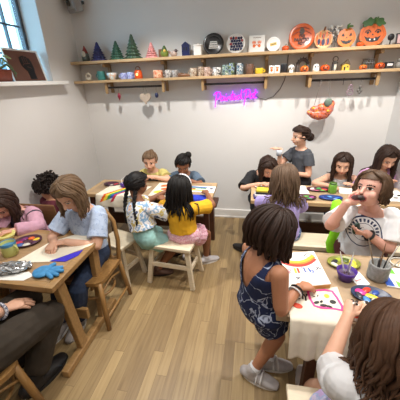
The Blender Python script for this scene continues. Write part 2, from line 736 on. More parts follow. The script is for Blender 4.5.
fg = thing('bird_figurine', (-.90, YU, UZ), 'small grey and pink bird figurine on the upper shelf', 'figurine')
MB().ell((0, 0, .032), (.04, .025, .03)).build('body', mat('bird glaze', 'b7a094', .4, .3, 30), fg)
MB().ell((.028, -.005, .062), (.018, .016, .018), n=10, m=8).tube([(.044, -.006, .06), (.058, -.008, .057)], [.005, .001], 6).build('head', mat('bird head', '54484a', .4), fg)
MB().tube([(-.035, 0, .04), (-.06, 0, .065)], [(.014, .006), (.008, .004)], 8).build('tail', mat('bird tail', '8b6a5c', .4), fg)
cb = thing('candle_holder', (-.757, YU, UZ), 'navy blue square candle holder', 'candle holder')
MB().prism([(-.042, 0), (.042, 0), (.042, .11), (0, .14), (-.042, .11)], -.035, .035, M=Matrix.Rotation(radians(90), 4, 'X')).build('body', NAVY, cb, bevel=.005)
for sx in (-.015, .015):
    MB().box((sx, -.036, .07), (.012, .004, .03)).build('cutout', BLACK, cb)
cn = thing('canister', (-.625, YU, UZ), 'plain white square canister with lid', 'canister')
MB().box((0, 0, .045), (.085, .08, .09)).build('body', WHITE, cn, bevel=.006)
MB().box((0, 0, .099), (.09, .085, .014)).build('lid', WHITE, cn, bevel=.004)
MB().ell((0, 0, .112), .009, n=10, m=6).build('knob', WHITE, cn)

TILT = radians(-11)


def plate(x, zc, a, b, col, label, name='painted_plate', y=YU + .03, face=None):
    """oval plate leaning against the wall; local x right, y up the face, z to the room"""
    t = thing(name, (x, y, UZ), label, 'plate', 'painted plates leaning on the upper shelf')
    M = Matrix.Rotation(TILT, 4, 'X') @ Matrix.Translation((0, 0, b)) @ Matrix.Rotation(radians(90), 4, 'X')
    mb = MB()
    mb.lathe([(0, -.006), (.7, -.006), (.97, .008), (1., .012), (.97, .015), (.72, .003), (0, .003)], n=40)
    mb.v = [M @ Vector((p.x * a, p.y * b, p.z)) for p in mb.v]
    mb.build('dish', col, t)
    return t, M


def deco(t, M, polys, m, name='painted_mark', z=.0125):
    mb = MB()
    for p in polys:
        mb.prism(p, .003, z, M=M)
    return mb.build(name, m, t)


t, M_ = plate(-.463, 0, .112, .108, mat('black glaze', '17171a', .2, .05), 'black round plate with a white tapering patch of dark lettering')
LM = M_ @ Matrix.Translation((0, -.012, .005))
deco(t, M_, [[(-.052, -.042), (.052, -.042), (.036, .028), (-.036, .028)]], WHITE, 'white_panel', .006)
for w2, dz in ((.032, .014), (.038, -.008), (.045, -.03)):
    deco(t, M_, [stroke([(-w2 + 2 * w2 * k / 12, dz + .004 * (-1) ** k) for k in range(13)], .006)], BLACK, 'dark_lettering', .0078)
t, M_ = plate(-.222, 0, .1, .098, WHITE, 'white plate with a navy and red mosaic of angular shards')
rr = random.Random(3)
ps = {0: [], 1: []}
for i in range(-3, 4):
    for j in range(-3, 4):
        if i * i + j * j > 8.5:
            continue
        c = Vector((i * .027 + (j % 2) * .01, j * .027))
        k = rr.choice((3, 4, 4))
        st0 = rr.uniform(0, 6.28)
        q = [(c.x + .0165 * cos(st0 + 2 * pi * n / k) * rr.uniform(.7, 1.15), c.y + .0165 * sin(st0 + 2 * pi * n / k) * rr.uniform(.7, 1.15)) for n in range(k)]
        ps[0 if rr.random() < .62 else 1].append(q)
deco(t, M_, ps[0], NAVY, 'navy_shards', .012)
deco(t, M_, ps[1], mat('brick red glaze', 'b2373a', .3, .1), 'red_shards', .012)
# white tile with two handprints
t = thing('painted_tile', (-.005, YU + .035, UZ), 'white square tile with two orange handprints', 'tile')
M_ = Matrix.Rotation(TILT, 4, 'X') @ Matrix.Translation((0, 0, .085)) @ Matrix.Rotation(radians(90), 4, 'X')
MB().box((0, 0, 0), (.165, .165, .012), M=M_).build('tile_body', WHITE, t, bevel=.003)
hp = []
for sx in (-1, 1):
    hp.append(ellipse(sx * .027, -.018, .014, .017, 12))
    for k in range(4):
        hp.append(ellipse(sx * (.013 + .0095 * k), .013 + (.004 if k in (1, 2) else 0), .0042, .016, 8, rot=-sx * (k - 1.5) * .15))
    hp.append(ellipse(sx * .009, -.012, .0045, .012, 8, rot=sx * .7))
deco(t, M_, hp, ORANGE, 'handprints', .0075)
deco(t, M_, [stroke([(-.04 + .012 * k, .058 + .003 * (k % 2)) for k in range(8)], .004)], BROWNW, 'scribble_line', .0072)
t, M_ = plate(.165, 0, .072, .07, WHITE, 'small round white plate with a yellow patch')
deco(t, M_, [ellipse(0, 0, .058, .057, 26)], mat('pale ring glaze', 'cfccc4', .3), 'ring', .006)
deco(t, M_, [ellipse(0, 0, .054, .053, 26)], WHITE, 'well', .007)
deco(t, M_, [[(-.03, -.018), (.034, -.006), (.03, .022), (-.034, .01)]], mat('yellow glaze', 'e2b53a', .3), 'yellow_patch', .009)
deco(t, M_, [[(-.024, -.008), (.024, .004), (.023, .01), (-.025, -.002)]], BLACK, 'dark_line', .010)


def pumpkin(x, y, z, r, col, label, h=None, face=True, cat='pumpkin', group='small pumpkins on the shelves'):
    t = thing('ceramic_pumpkin', (x, y, z), label, cat, group)
    h = h or r * 1.5
    MB().lathe([(0, 0), (r * .6, 0), (r * .95, h * .25), (r, h * .5), (r * .85, h * .8), (r * .4, h * .98), (0, h * .93)], n=36, ribs=9, ribd=.12).build('body', col, t)
    MB().tube([(0, 0, h * .9), (r * .1, 0, h * 1.1), (r * .22, 0, h * 1.25)], [r * .16, r * .11, r * .08], 8).build('stem', GREENLEAF, t)
    if face:
        mb = MB()
        Mf = Matrix.Translation((0, -r * .9, h * .45)) @ Matrix.Rotation(radians(90), 4, 'X')
        for s in (-1, 1):
            mb.prism([(s * r * .2, .1 * h), (s * r * .55, .1 * h), (s * r * .38, .32 * h)], -r * .2, r * .1, M=Mf)
        mb.prism([(-r * .5, -.08 * h), (r * .5, -.08 * h), (r * .25, -.26 * h), (-r * .25, -.26 * h)], -r * .2, r * .1, M=Mf)
        mb.build('carved_face', BLACK, t)
    return t


pumpkin(.285, YU, UZ, .036, DKORANGE, 'small orange pumpkin left of the largest orange plate', .05, False)
pumpkin(.985, YU - .02, UZ, .034, DKORANGE, 'small orange pumpkin between the two grinning pumpkin plates', .042, False)

# pumpkin plates
t, M_ = plate(.442, 0, .126, .124, mat('orange plate glaze', 'dc6530', .25, .12, 25), 'largest round orange plate with black shop lettering')
deco(t, M_, [ellipse(0, .05, .026, .018), ellipse(0, .068, .02, .014), ellipse(0, .034, .018, .013)], mat('dark brown glaze', '4b3324', .3, .2), 'spotted_pot', .0125)
deco(t, M_, [stroke([(-.07, .07 - .0 * k), (-.03, .085), (.02, .088), (.07, .07)], .003)for k in (0,)] + [stroke([(-.095, .02), (-.05, .045), (-.03, .05)], .0025), stroke([(.095, .02), (.05, .05), (.03, .055)], .0025)], mat('brown line glaze', '9a431f', .3), 'ribs', .0125)
for s, dz, sz in (('THE', .006, .034), ('PAINTED', -.026, .036), ('POT', -.06, .036)):
    lettering(s, sz, BLACK, t, M_ @ Matrix.Translation((0, dz, .0125)), .002)
t, M_ = plate(.652, 0, .087, .088, mat('cream orange glaze', 'e6b27f', .3, .2, 30), 'cream and orange striped pumpkin plate with dark figures')
deco(t, M_, [ellipse(s * .062, 0, .014, .06, 14, rot=-s * .12) for s in (-1, 1)] + [ellipse(s * .03, .05, .008, .03, 12) for s in (-1, 1)], ORANGE, 'orange_ribs', .011)
deco(t, M_, [ellipse(-.042, -.018, .014, .026, 12), ellipse(.0, -.024, .016, .03, 12), ellipse(.044, -.02, .012, .03, 12), ellipse(.0, .032, .012, .02, 10)], NAVY, 'dark_figures', .012)
deco(t, M_, [ellipse(.0, .03, .006, .03, 8), ellipse(.03, -.03, .006, .03, 8), ellipse(-.022, -.03, .006, .03, 8)], DKORANGE, 'red_figures', .0125)
MB().tube([(0, 0, .172), (.006, 0, .19)], .01, 8).build('stem', BROWNW, t)


def jack_plate(x, a, b, col, label, eyes='tri', lobes=5):
    t = thing('pumpkin_plate', (x, YU + .02, UZ), label, 'plate', 'painted plates leaning on the upper shelf')
    M = Matrix.Rotation(TILT, 4, 'X') @ Matrix.Translation((0, 0, b)) @ Matrix.Rotation(radians(90), 4, 'X')
    out = []
    for k in range(60):
        w = 2 * pi * k / 60
        q = 1 - .05 * abs(sin(w * lobes / 2 + .3)) - (.1 if abs(w - pi / 2) < .16 else 0)
        out.append((a * q * cos(w), b * q * sin(w)))
    MB().prism(out, -.004, .012, M=M).build('dish', col, t, bevel=.004)
    rib = [stroke([(k * a * .5, -b * .78 + abs(k) * .02), (k * a * .68, 0), (k * a * .46, b * .74)], .003) for k in (-1.2, -.55, .55, 1.2)]
    deco(t, M, rib, mat('rib glaze', 'b94a18', .3), 'ribs', .0128)
    return t, M


t, M_ = jack_plate(.865, .087, .09, mat('bright orange glaze', 'e87f24', .28, .1, 25), 'smaller grinning orange pumpkin plate with triangle eyes')
deco(t, M_, [[(s * .02, .012), (s * .05, .016), (s * .036, .042)] for s in (-1, 1)] + [[(-.008, -.004), (.008, -.004), (0, .01)]] +
     [[(-.055, -.016), (-.03, -.028), (-.02, -.022), (-.012, -.032), (.012, -.032), (.02, -.022), (.03, -.028), (.055, -.016), (.034, -.05), (.0, -.058), (-.034, -.05)]], BLACK, 'carved_face', .0135)
MB().tube([(0, 0, .175), (-.004, -.008, .195), (.008, -.01, .205)], [.012, .01, .007], 8).ell((.022, -.005, .185), (.024, .005, .011)).build('stem', GREENLEAF, t)
t, M_ = jack_plate(1.098, .122, .105, mat('warm orange glaze', 'de6a26', .28, .12, 25), 'largest grinning pumpkin plate with two big green leaves', lobes=7)
ey = []
for s in (-1, 1):
    ey.append(stroke([(s * .02, .018), (s * .03, .036), (s * .045, .04), (s * .06, .034), (s * .068, .018)], .01))
    ey.append(ellipse(s * .045, .018, .012, .012, 10))
deco(t, M_, ey + [[(-.009, -.008), (.009, -.008), (0, .01)], [(-.075, -.012), (-.04, -.03), (-.03, -.02), (-.018, -.034), (.018, -.034), (.03, -.02), (.04, -.03), (.075, -.012), (.05, -.058), (.0, -.07), (-.05, -.058)]], BLACK, 'carved_face', .0135)
deco(t, M_, [ellipse(s * .02, -.045, .007, .009, 8) for s in (-1, 1)], WHITE, 'teeth', .0142)
for s in (-1, 1):
    lf = MB()
    Ml = Matrix.Rotation(TILT, 4, 'X') @ Matrix.Translation((s * .045, -.004, .212)) @ Matrix.Rotation(radians(90), 4, 'X') @ Matrix.Rotation(s * -.35, 4, 'Z')
    lf.prism([(.055 * cos(w) * (1 + .18 * cos(5 * w)), .034 * sin(w) * (1 + .18 * cos(5 * w))) for w in [2 * pi * k / 30 for k in range(30)]], 0, .013, M=Ml)
    lf.build('leaf', mat('leaf glaze', '3f6a33', .3, .2, 25), t, bevel=.003)
MB().tube([(0, -.03, .2), (.0, -.035, .225), (.008, -.035, .238)], [.011, .009, .007], 8).build('stem', GREENLEAF, t)
# wire wreath behind the pumpkin plates
wr = thing('wire_ornament', (.765, YB - .035, UZ + .03), 'grey wire web ornament with white puffs standing behind the pumpkin plates', 'ornament')
mb = MB()
rr = random.Random(11)
for k in range(26):
    a = 2 * pi * k / 26
    r = .06 + rr.uniform(-.015, .02)
    b = a + rr.uniform(.5, 1.6)
    mb.tube([(r * cos(a), rr.uniform(-.02, .02), .105 + r * sin(a)), (.03 * cos((a + b) / 2), -.02, .105 + .03 * sin((a + b) / 2)), (r * cos(b), rr.uniform(-.02, .02), .105 + r * sin(b))], .0028, 5)
mb.tube([(0, 0, -.03), (.0, 0, .05)], .006, 6).tube([(-.07, 0, .03), (-.085, -.01, .06), (-.07, 0, .15)], .004, 5)
mb.build('wire', mat('wire grey', '6b6a68', .5, .2), wr)
mb = MB()
for k in range(16):
    a = rr.uniform(0, 6.28)
    r = rr.uniform(.02, .075)
    mb.ell((r * cos(a), -.01, .11 + r * sin(a)), rr.uniform(.008, .017), n=8, m=6)
mb.build('puffs', mat('puff white', 'd9d7d3', .8), wr)
bd = thing('black_ornament', (1.255, YU, UZ), 'black round ornament on a little stand near the right corner', 'ornament')
MB().ell((0, 0, .07), (.03, .012, .03)).build('disc', BLACK, bd)
MB().lathe([(0, 0), (.022, 0), (.02, .006), (.006, .01), (.005, .045), (0, .045)], n=12).build('stand', BLACK, bd)
pf = thing('photo_frame', (1.345, YU, UZ), 'small dark framed picture at the right end of the upper shelf', 'picture frame')
MB().box((0, 0, .05), (.09, .014, .1), rot=(TILT, 0, 0)).build('frame', mat('dark frame', '2b2529', .4), pf, bevel=.003)
MB().box((0, -.008, .051), (.068, .004, .078), rot=(TILT, 0, 0)).build('print', mat('pink print', 'c3a0a0', .6, .3, 30), pf)

# lower shelf: mugs and small pieces
YL = YB - .1


def mug(x, h, r, m, label, handle=1, rim=None, y=YL, z=LZ, cat='mug', group='painted mugs on the lower shelf', name='painted_mug', inner=None, band=None, rz=0.):
    if z == LZ:
        h, r = h * 1.12, r * 1.12
    t = thing(name, (x, y, z), label, cat, group, rz=rz)
    MB().lathe([(0, 0), (r * .93, 0), (r, .006), (r, h - .003), (r * .97, h), (r * .9, h - .004), (r * .88, .01), (0, .008)], n=24).build('cup', m, t)
    if handle:
        pts = [(handle * (r - .004 + .024 * sin(pi * k / 8)), 0, h * (.2 + .6 * k / 8)) for k in range(9)]
        MB().tube(pts, .006, 8).build('handle', m, t)
    if band:
        MB().lathe([(r + .0006, h * band[1]), (r + .0012, h * band[1]), (r + .0012, h * band[2]), (r + .0006, h * band[2])], n=24).build('painted_band', band[0], t)
    return t


def spotty(name, base, spots, scale=60.):
    return blotch(name, [base, base, spots, base, spots], scale, .35, 1.)


a = thing('ring_figurine', (-1.975, YL, LZ), 'pale cream ring shaped figurine at the left end of the lower shelf', 'figurine')
CRG = mat('cream glaze', 'd6cfbe', .5)
MB().tube([(.03 * cos(w), 0, .05 + .03 * sin(w)) for w in [2 * pi * k / 20 for k in range(21)]], .011, 8, cap=None).build('ring', CRG, a)
MB().ell((0, -.005, .02), (.036, .025, .02)).build('base', CRG, a)
mug(-1.805, .088, .04, mat('teal glaze', '3f7f7a', .3, .1), 'teal green mug, darkest of the left mugs', -1)
bw = thing('painted_bowl', (-1.67, YL, LZ), 'pale blue and peach bowl beside the teal mug', 'bowl')
MB().lathe([(0, 0), (.03, 0), (.034, .006), (.056, .045), (.06, .075), (.055, .075), (.05, .045), (.0, .014)], n=26).build('bowl', blotch('bowl glaze', ['b7d3e2', 'd9e4e6', 'e3bfa6', 'd9e4e6'], 14, .35), bw)
mug(-1.52, .062, .036, spotty('lilac spots', 'c5cbe6', '5a63b0'), 'lilac spotted mug, left of a matching pair', -1)
mug(-1.44, .066, .034, spotty('blue spots', 'b5c3e6', '6d70bf', 50), 'pale blue spotted mug beside the orange lantern')
ln = thing('pumpkin_lantern', (-1.335, YL - .01, LZ), 'orange lantern with round handle and glowing window', 'lantern')
MB().lathe([(0, 0), (.042, 0), (.046, .01), (.044, .075), (.03, .09), (0, .092)], n=20).build('body', DKORANGE, ln)
MB().tube([(.032 * cos(w), 0, .088 + .04 * sin(w)) for w in [pi * k / 12 for k in range(13)]], .006, 8).build('handle', BROWNW, ln)
MB().ell((0, -.04, .045), (.016, .008, .018), n=12, m=8).build('candle_glow', mat('candle glow', 'ffb070', .5, 0, emit=2.2), ln)
mug(-1.1, .072, .05, spotty('orange star spots', 'cf6a3c', 'f0d6b8', 45), 'orange mug with pale spots left of the second bracket', 0)
mug(-.975, .07, .038, spotty('grey black spots', 'cfcac4', '49474a', 45), 'white and grey mottled mug right of the second bracket', -1)
mug(-.9, .068, .034, spotty('grey dark spots', 'b9b5b2', '55504f', 55), 'grey mottled mug next to the brown shoe ornament')
sh = thing('shoe_ornament', (-.80, YL, LZ), 'low brown shoe shaped ornament', 'ornament')
MB().tube([(-.055, 0, .018), (0, 0, .02), (.05, 0, .016), (.07, 0, .012)], [(.02, .018), (.022, .02), (.018, .014), (.01, .008)], 10, side=Vector((0, 1, 0))).build('shoe', BROWNW, sh)
MB().lathe([(.022, .025), (.024, .042), (.02, .042), (.018, .025)], (-.04, 0, 0), 14).build('collar', BROWNW, sh)
mug(-.685, .078, .036, spotty('tan zebra', 'd3c4b0', '7c5b43', 38), 'tan and brown patterned mug, first of a clustered row', -1)
mug(-.6, .086, .034, spotty('tan zebra two', 'c6b39d', '6a4a36', 30), 'taller tan and brown mug in the middle of the cluster', 0)
mug(-.53, .08, .033, spotty('pink tan', 'd9c3b8', '8b6650', 40), 'pinkish tan mug at the right of the cluster')
mug(-.425, .073, .042, spotty('white black cow', 'e8e6e2', '39383b', 22), 'white mug with black patches')
ZIG = [('zig one', ['42505a', '8aa0a4', '5f7c58', 'c7cdca'], 'grey green zigzag cup, left of the zigzag trio', -.33, .092), ('zig two', ['2d3b52', '92a7b8', '7c8a4d', '3a4d4b'], 'blue grey zigzag cup in the middle of the zigzag trio', -.265, .108),
       ('zig three', ['5a7d8f', 'd0d4d2', '2f4661', '8da3ad'], 'pale blue zigzag cup at the right of the zigzag trio', -.175, .1)]
for nm, cc, lb, x, h in ZIG:
    mug(x, h, .034, blotch(nm, cc, 26, .4, 1, sharp=.02), lb, 0)
mug(-.07, .09, .038, mat('brown cup', '6f5140', .4, .3, 30), 'dark brown cup left of the yellow mug', 1)
ym = mug(.03, .052, .038, mat('yellow mug glaze', 'e3c132', .3, .08), 'low yellow mug with a smile', 1)
mb = MB()
for s in (-1, 1):
    mb.ell((s * .012, -.036, .033), .005, n=8, m=6)
mb.tube([(-.015, -.036, .02), (0, -.039, .014), (.015, -.036, .02)], .0025, 6)
mb.build('smile', BLACK, ym)
for x, lb in ((.16, 'white block with an orange handprint, left one of two'), (.218, 'white block with an orange handprint, right one of two')):
    tb = thing('painted_block', (x, YL, LZ), lb, 'ornament')
    MB().box((0, 0, .037), (.055, .05, .074)).build('block', WHITE, tb, bevel=.004)
    mb = MB()
    Mf = Matrix.Translation((0, -.025, .03)) @ Matrix.Rotation(radians(90), 4, 'X')
    mb.prism(ellipse(0, 0, .012, .014, 12), 0, .0015, M=Mf)
    for k in range(4):
        mb.prism(ellipse(-.011 + .0073 * k, .024, .003, .011, 8), 0, .0015, M=Mf)
    mb.build('handprint', ORANGE, tb)
mug(.287, .075, .029, mat('black mug glaze', '232124', .3, .1), 'black mug beside the white skull', 0)
sk = thing('skull_ornament', (.36, YL, LZ), 'white skull ornament on the lower shelf', 'ornament')
MB().ell((0, 0, .045), (.034, .036, .032)).box((0, -.012, .012), (.036, .03, .024)).build('skull', WHITE, sk)
MB().ell((-.013, -.031, .044), (.008, .006, .009), n=10, m=6).ell((.013, -.031, .044), (.008, .006, .009), n=10, m=6).ell((0, -.034, .028), (.004, .004, .005), n=8, m=6).build('eye_sockets', BLACK, sk)
ar = thing('haunted_arch', (.475, YL + .02, LZ), 'dark spiky arch ornament behind an orange pumpkin', 'ornament')
pts, mb = [], MB()
mb.tube([(.052 * cos(w), 0, .06 + .06 * sin(w)) for w in [pi * k / 12 for k in range(13)]], .016, 8)
mb.tube([(-.052, 0, 0), (-.052, 0, .06)], .017, 8).tube([(.052, 0, 0), (.052, 0, .06)], .017, 8)
for k in range(9):
    w = pi * k / 8
    mb.tube([(.06 * cos(w), 0, .06 + .068 * sin(w)), (.078 * cos(w), 0, .06 + .088 * sin(w))], [.009, .001], 6)
mb.build('arch', mat('haunted grey', '4a423e', .5, .3, 40), ar)
pumpkin(.485, YL - .045, LZ, .042, ORANGE, 'orange pumpkin inside the dark spiky arch', .06)
gh = thing('ghost_ornament', (.607, YL, LZ), 'white ghost ornament with dark eyes', 'ornament')
MB().lathe([(0, 0), (.036, 0), (.034, .02), (.031, .05), (.02, .068), (0, .073)], n=20, ribs=7, ribd=.08).build('ghost', WHITE, gh)
MB().ell((-.011, -.028, .046), (.007, .006, .009), n=10, m=6).ell((.011, -.028, .046), (.007, .006, .009), n=10, m=6).build('eyes', BLACK, gh)
pumpkin(.693, YL, LZ, .046, DKORANGE, 'dark orange pumpkin right of the white ghost', .062, True)
lt = thing('silver_lantern', (.785, YL, LZ), 'dark grey metal lantern with ring handle', 'lantern')
MB().lathe([(0, 0), (.03, 0), (.032, .008), (.03, .012), (.028, .07), (.032, .074), (.018, .09), (0, .094)], n=10, smooth=False).build('body', mat('pewter', '5a5855', .35, .2, metal=.6), lt)
MB().tube([(.024 * cos(w), 0, .108 + .024 * sin(w)) for w in [2 * pi * k / 16 for k in range(17)]], .004, 6, cap=None).build('ring', STEEL, lt)
MB().box((0, -.027, .04), (.022, .006, .04)).build('window', mat('lantern glass', 'c8c1b0', .2), lt)
yh = thing('ceramic_house', (.888, YL, LZ), 'little yellow haunted house with crooked roof', 'ornament')
MB().prism([(-.034, 0), (.034, 0), (.034, .05), (0, .062), (-.034, .05)], -.025, .025, M=Matrix.Rotation(radians(90), 4, 'X')).build('house', mat('yellow house glaze', 'd2ad45', .4, .15), yh)
MB().prism([(-.04, .046), (.0, .068), (.036, .046), (.036, .056), (.012, .1), (-.04, .058)], -.03, .03, M=Matrix.Rotation(radians(90), 4, 'X')).build('roof', mat('roof brown', '5a4a38', .5, .2), yh)
MB().box((-.012, -.026, .018), (.014, .004, .03)).box((.015, -.026, .034), (.012, .004, .012)).build('openings', BLACK, yh)
pumpkin(1.045, YL - .03, LZ, .036, ORANGE, 'orange pumpkin in front of the grey wire cage', .045)
cg = thing('wire_cage', (1.105, YL + .03, LZ), 'grey round wire cage on the lower shelf', 'ornament')
mb = MB()
for k in range(12):
    w = 2 * pi * k / 12
    mb.tube([(.05 * cos(w), .045 * sin(w), 0), (.055 * cos(w), .05 * sin(w), .06), (.045 * cos(w), .04 * sin(w), .095)], .004, 5)
for z in (.004, .06, .095):
    mb.tube([(.053 * cos(w), .048 * sin(w), z) for w in [2 * pi * k / 20 for k in range(21)]], .005, 5, cap=None)
mb.build('bars', mat('cage grey', '62605e', .5, .2), cg)
pumpkin(1.195, YL - .03, LZ, .044, DKORANGE, 'dark orange pumpkin right of the grey wire cage', .058)
db = thing('dark_box', (1.285, YL, LZ), 'small dark box with a pale label on the lower shelf', 'box')
MB().box((0, 0, .03), (.066, .06, .06)).build('box_body', mat('charcoal', '2c2a2d', .5), db, bevel=.003)
MB().box((0, -.031, .036), (.046, .003, .02)).build('pale_label', WHITE, db)
gf = thing('ghost_figurine', (1.375, YL, LZ), 'grey figurine at the right end of the lower shelf', 'figurine')
GRYF = mat('grey figurine glaze', '85827c', .5, .3, 40)
MB().lathe([(0, 0), (.03, 0), (.028, .03), (.018, .055), (0, .06)], n=16).build('body', GRYF, gf)
MB().ell((0, 0, .075), (.019, .019, .021)).build('head', GRYF, gf)

# ---------------------------------------------------------------- things hanging from the rails
RY, RZ = YB - .13, 1.706


def cord(mb, x, z0, z1=RZ + .012, y=RY):
    mb.tube([(x, y, z0), (x, y, z1)], .0022, 5)


hb = thing('red_bauble', (-1.60, RY, RZ), 'dark red drop bauble hanging from the left rail', 'ornament')
MB().tube([(0, 0, .012), (0, 0, -.06)], .002, 5).build('cord', STRING, hb)
MB().lathe([(0, -.15), (.008, -.13), (.02, -.1), (.018, -.08), (.006, -.062), (0, -.06)], n=16).build('drop', mat('bauble red', '8e2338', .3, .1), hb)
ht = thing('heart_ornament', (-1.27, RY, RZ), 'beige fabric heart hanging from the left rail', 'ornament')
MB().tube([(-.03, 0, -.075), (0, 0, .012), (.03, 0, -.075)], .002, 5).build('cord', STRING, ht)
hp = []
for k in range(40):
    w = 2 * pi * k / 40
    hp.append((.0042 * 16 * sin(w) ** 3, .0042 * (13 * cos(w) - 5 * cos(2 * w) - 2 * cos(3 * w) - cos(4 * w)) - .125))
MB().prism(hp, -.014, .014, M=Matrix.Rotation(radians(90), 4, 'X')).build('heart', mat('linen', 'b9a896', .9, .1, 40, .1), ht, bevel=.01, seg=3)
nb = thing('navy_bauble', (-1.13, RY, RZ), 'small navy bauble hanging from the left rail', 'ornament')
MB().tube([(0, 0, .012), (0, 0, -.07)], .002, 5).build('cord', STRING, nb)
MB().ell((0, 0, -.1), (.021, .021, .028)).build('drop', NAVY, nb)
# hanging orange shoe-shaped ornament
os_ = thing('hanging_shoe', (.70, RY - .02, RZ), 'large orange mosaic pumpkin shoe hanging by two cords', 'ornament')
MB().tube([(-.075, 0, -.215), (-.035, 0, .012)], .003, 5).tube([(.065, 0, -.19), (.05, 0, .012)], .003, 5).build('cord', STRING, os_)
mb = MB()
mb.tube([(-.125, -.005, -.285), (-.08, -.005, -.305), (-.02, -.005, -.31), (.035, 0, -.29), (.07, 0, -.245), (.09, 0, -.2)],
        [(.02, .024), (.044, .04), (.05, .056), (.05, .066), (.046, .06), (.03, .042)], 16, side=Vector((0, 1, 0)))
mb.ell((-.06, -.005, -.262), (.055, .04, .04)).ell((.0, -.01, -.25), (.055, .045, .05)).ell((.05, -.005, -.225), (.045, .04, .05))
mb.build('shoe', blotch('mosaic orange', ['7a3a28', 'd9532a', 'e2703c', 'b98a86', 'c9472a', 'efa04e'], 34, .4, 2, sharp=.03), os_)
MB().ell((.045, -.045, -.19), (.034, .014, .04)).ell((.075, -.02, -.195), (.022, .02, .04)).build('leaf', mat('sage glaze', '6d7d70', .4, .2), os_)
MB().ell((.06, -.05, -.27), (.016, .01, .014), n=10, m=6).ell((-.085, -.03, -.245), (.018, .012, .012), n=10, m=6).build('yellow_bead', mat('amber glaze', 'efb03c', .3), os_)
for c_ in os_.children:
    c_.data.transform(Matrix.Translation((0, 0, -.012)) @ Matrix.Diagonal((1.0, 1.0, 1.06, 1.)))
rg = thing('ring_ornament', (.962, RY, RZ), 'white snowman ring ornament hanging from the right rail', 'ornament')
MB().tube([(0, 0, .012), (0, 0, -.055)], .002, 5).build('cord', STRING, rg)
mb = MB()
for zc, r in ((-.075, .018), (-.122, .03)):
    mb.tube([(r * cos(w), 0, zc + r * sin(w)) for w in [2 * pi * k / 18 for k in range(19)]], .0045, 6, cap=None)
mb.tube([(-.018, -.003, -.122), (.018, -.003, -.11)], .004, 6).ell((0, 0, -.055), (.014, .008, .01))
mb.build('rings', mat('ring plum', '8c7480', .5, .3), rg)
so = thing('star_ornament', (1.052, RY, RZ), 'small dark mottled ornament hanging right of the ring ornament', 'ornament')
MB().tube([(0, 0, .012), (0, 0, -.06)], .002, 5).build('cord', STRING, so)
MB().ell((0, 0, -.08), (.014, .01, .022)).ell((-.012, 0, -.11), (.014, .01, .016)).ell((.012, 0, -.112), (.014, .01, .016)).ell((0, 0, -.13), (.012, .01, .016)).build('star', mat('mottled dark', '5d5a55', .5, .5, 60), so)
hk = tag(MB().tube([(.885, RY, RZ + .014), (.885, RY - .012, RZ), (.885, RY, RZ - .012), (.885, RY, RZ - .05)], .003, 6).build('hook', STEEL), 'bare dark hook on the right rail', 'hook')

# ---------------------------------------------------------------- neon sign
NEON = mat('purple neon', '9a1cf0', .5, 0, emit=3.6)
ns = thing('neon_sign', (-.243, YB - .035, 1.545), 'glowing purple neon script sign reading Painted Pot', 'neon sign')
L = {}
L['P'] = [[(0, -.35), (.12, .5)], [(-.06, .38), (.1, .52), (.3, .5), (.36, .3), (.24, .12), (.06, .08)]]
L['a'] = [[(.24, .2), (.1, .26), (0, .1), (.06, -.02), (.18, .04), (.25, .22), (.24, .02), (.32, .0)]]
L['i'] = [[(0, .0), (.05, .22), (.05, .02), (.12, .0)], [(.07, .34), (.075, .36)]]
L['n'] = [[(0, .0), (.04, .22), (.04, .0), (.1, .18), (.18, .22), (.2, .02), (.27, .0)]]
L['t'] = [[(.02, .0), (.1, .5), (.05, .1), (.1, -.01), (.18, .03)], [(-.02, .28), (.2, .32)]]
L['e'] = [[(.0, .08), (.14, .14), (.15, .23), (.06, .22), (.02, .08), (.1, -.01), (.2, .04)]]
L['d'] = [[(.2, .2), (.08, .24), (0, .1), (.06, -.01), (.16, .04), (.22, .2), (.27, .54), (.23, .1), (.27, .0), (.33, .03)]]
L['o'] = [[(.14, .24), (.03, .2), (.0, .06), (.08, -.02), (.18, .06), (.19, .2), (.13, .25), (.24, .22)]]
adv = dict(P=.33, a=.3, i=.11, n=.26, t=.17, e=.19, d=.33, o=.23)
xs, sc, mb = -1.14, .188, MB()
slope = .055
for w_ in 'Painted Pot':
    if w_ == ' ':
        xs += .1
        continue
    for s_ in L[w_]:
        mb.tube([((xs + px) * sc, 0, (pz - .08) * sc + (xs + px) * sc * slope) for px, pz in s_], .0052, 6)
    xs += adv[w_]
nt_ = mb.build('neon_tube', NEON, ns)
xm = (max(v.x for v in mb.v) + min(v.x for v in mb.v)) / 2
MB().tube([(xm - .2, .006, -.012 - .2 * slope), (xm + .2, .006, -.012 + .2 * slope)], .003, 6).build('mounting_bar', STEEL, ns)
for sx in (-1, 1):
    MB().tube([(xm + sx * .19, .033, -.012 + sx * .19 * slope), (xm + sx * .19, .004, -.012 + sx * .19 * slope)], .004, 6).build('standoff', STEEL, ns)
cw = MB().tube([(.005, YB - .012, 1.565), (.05, YB - .006, 1.535), (.12, YB - .006, 1.525), (.2, YB - .006, 1.55), (.27, YB - .006, 1.63), (.31, YB - .006, 1.72), (.325, YB - .006, 1.8), (.33, YB - .006, 2.0)], .0045, 6).build('power_cord', mat('cord grey', '6c6763', .6))
tag(cw, 'grey cord sagging from the neon sign up to the shelf', 'cord')

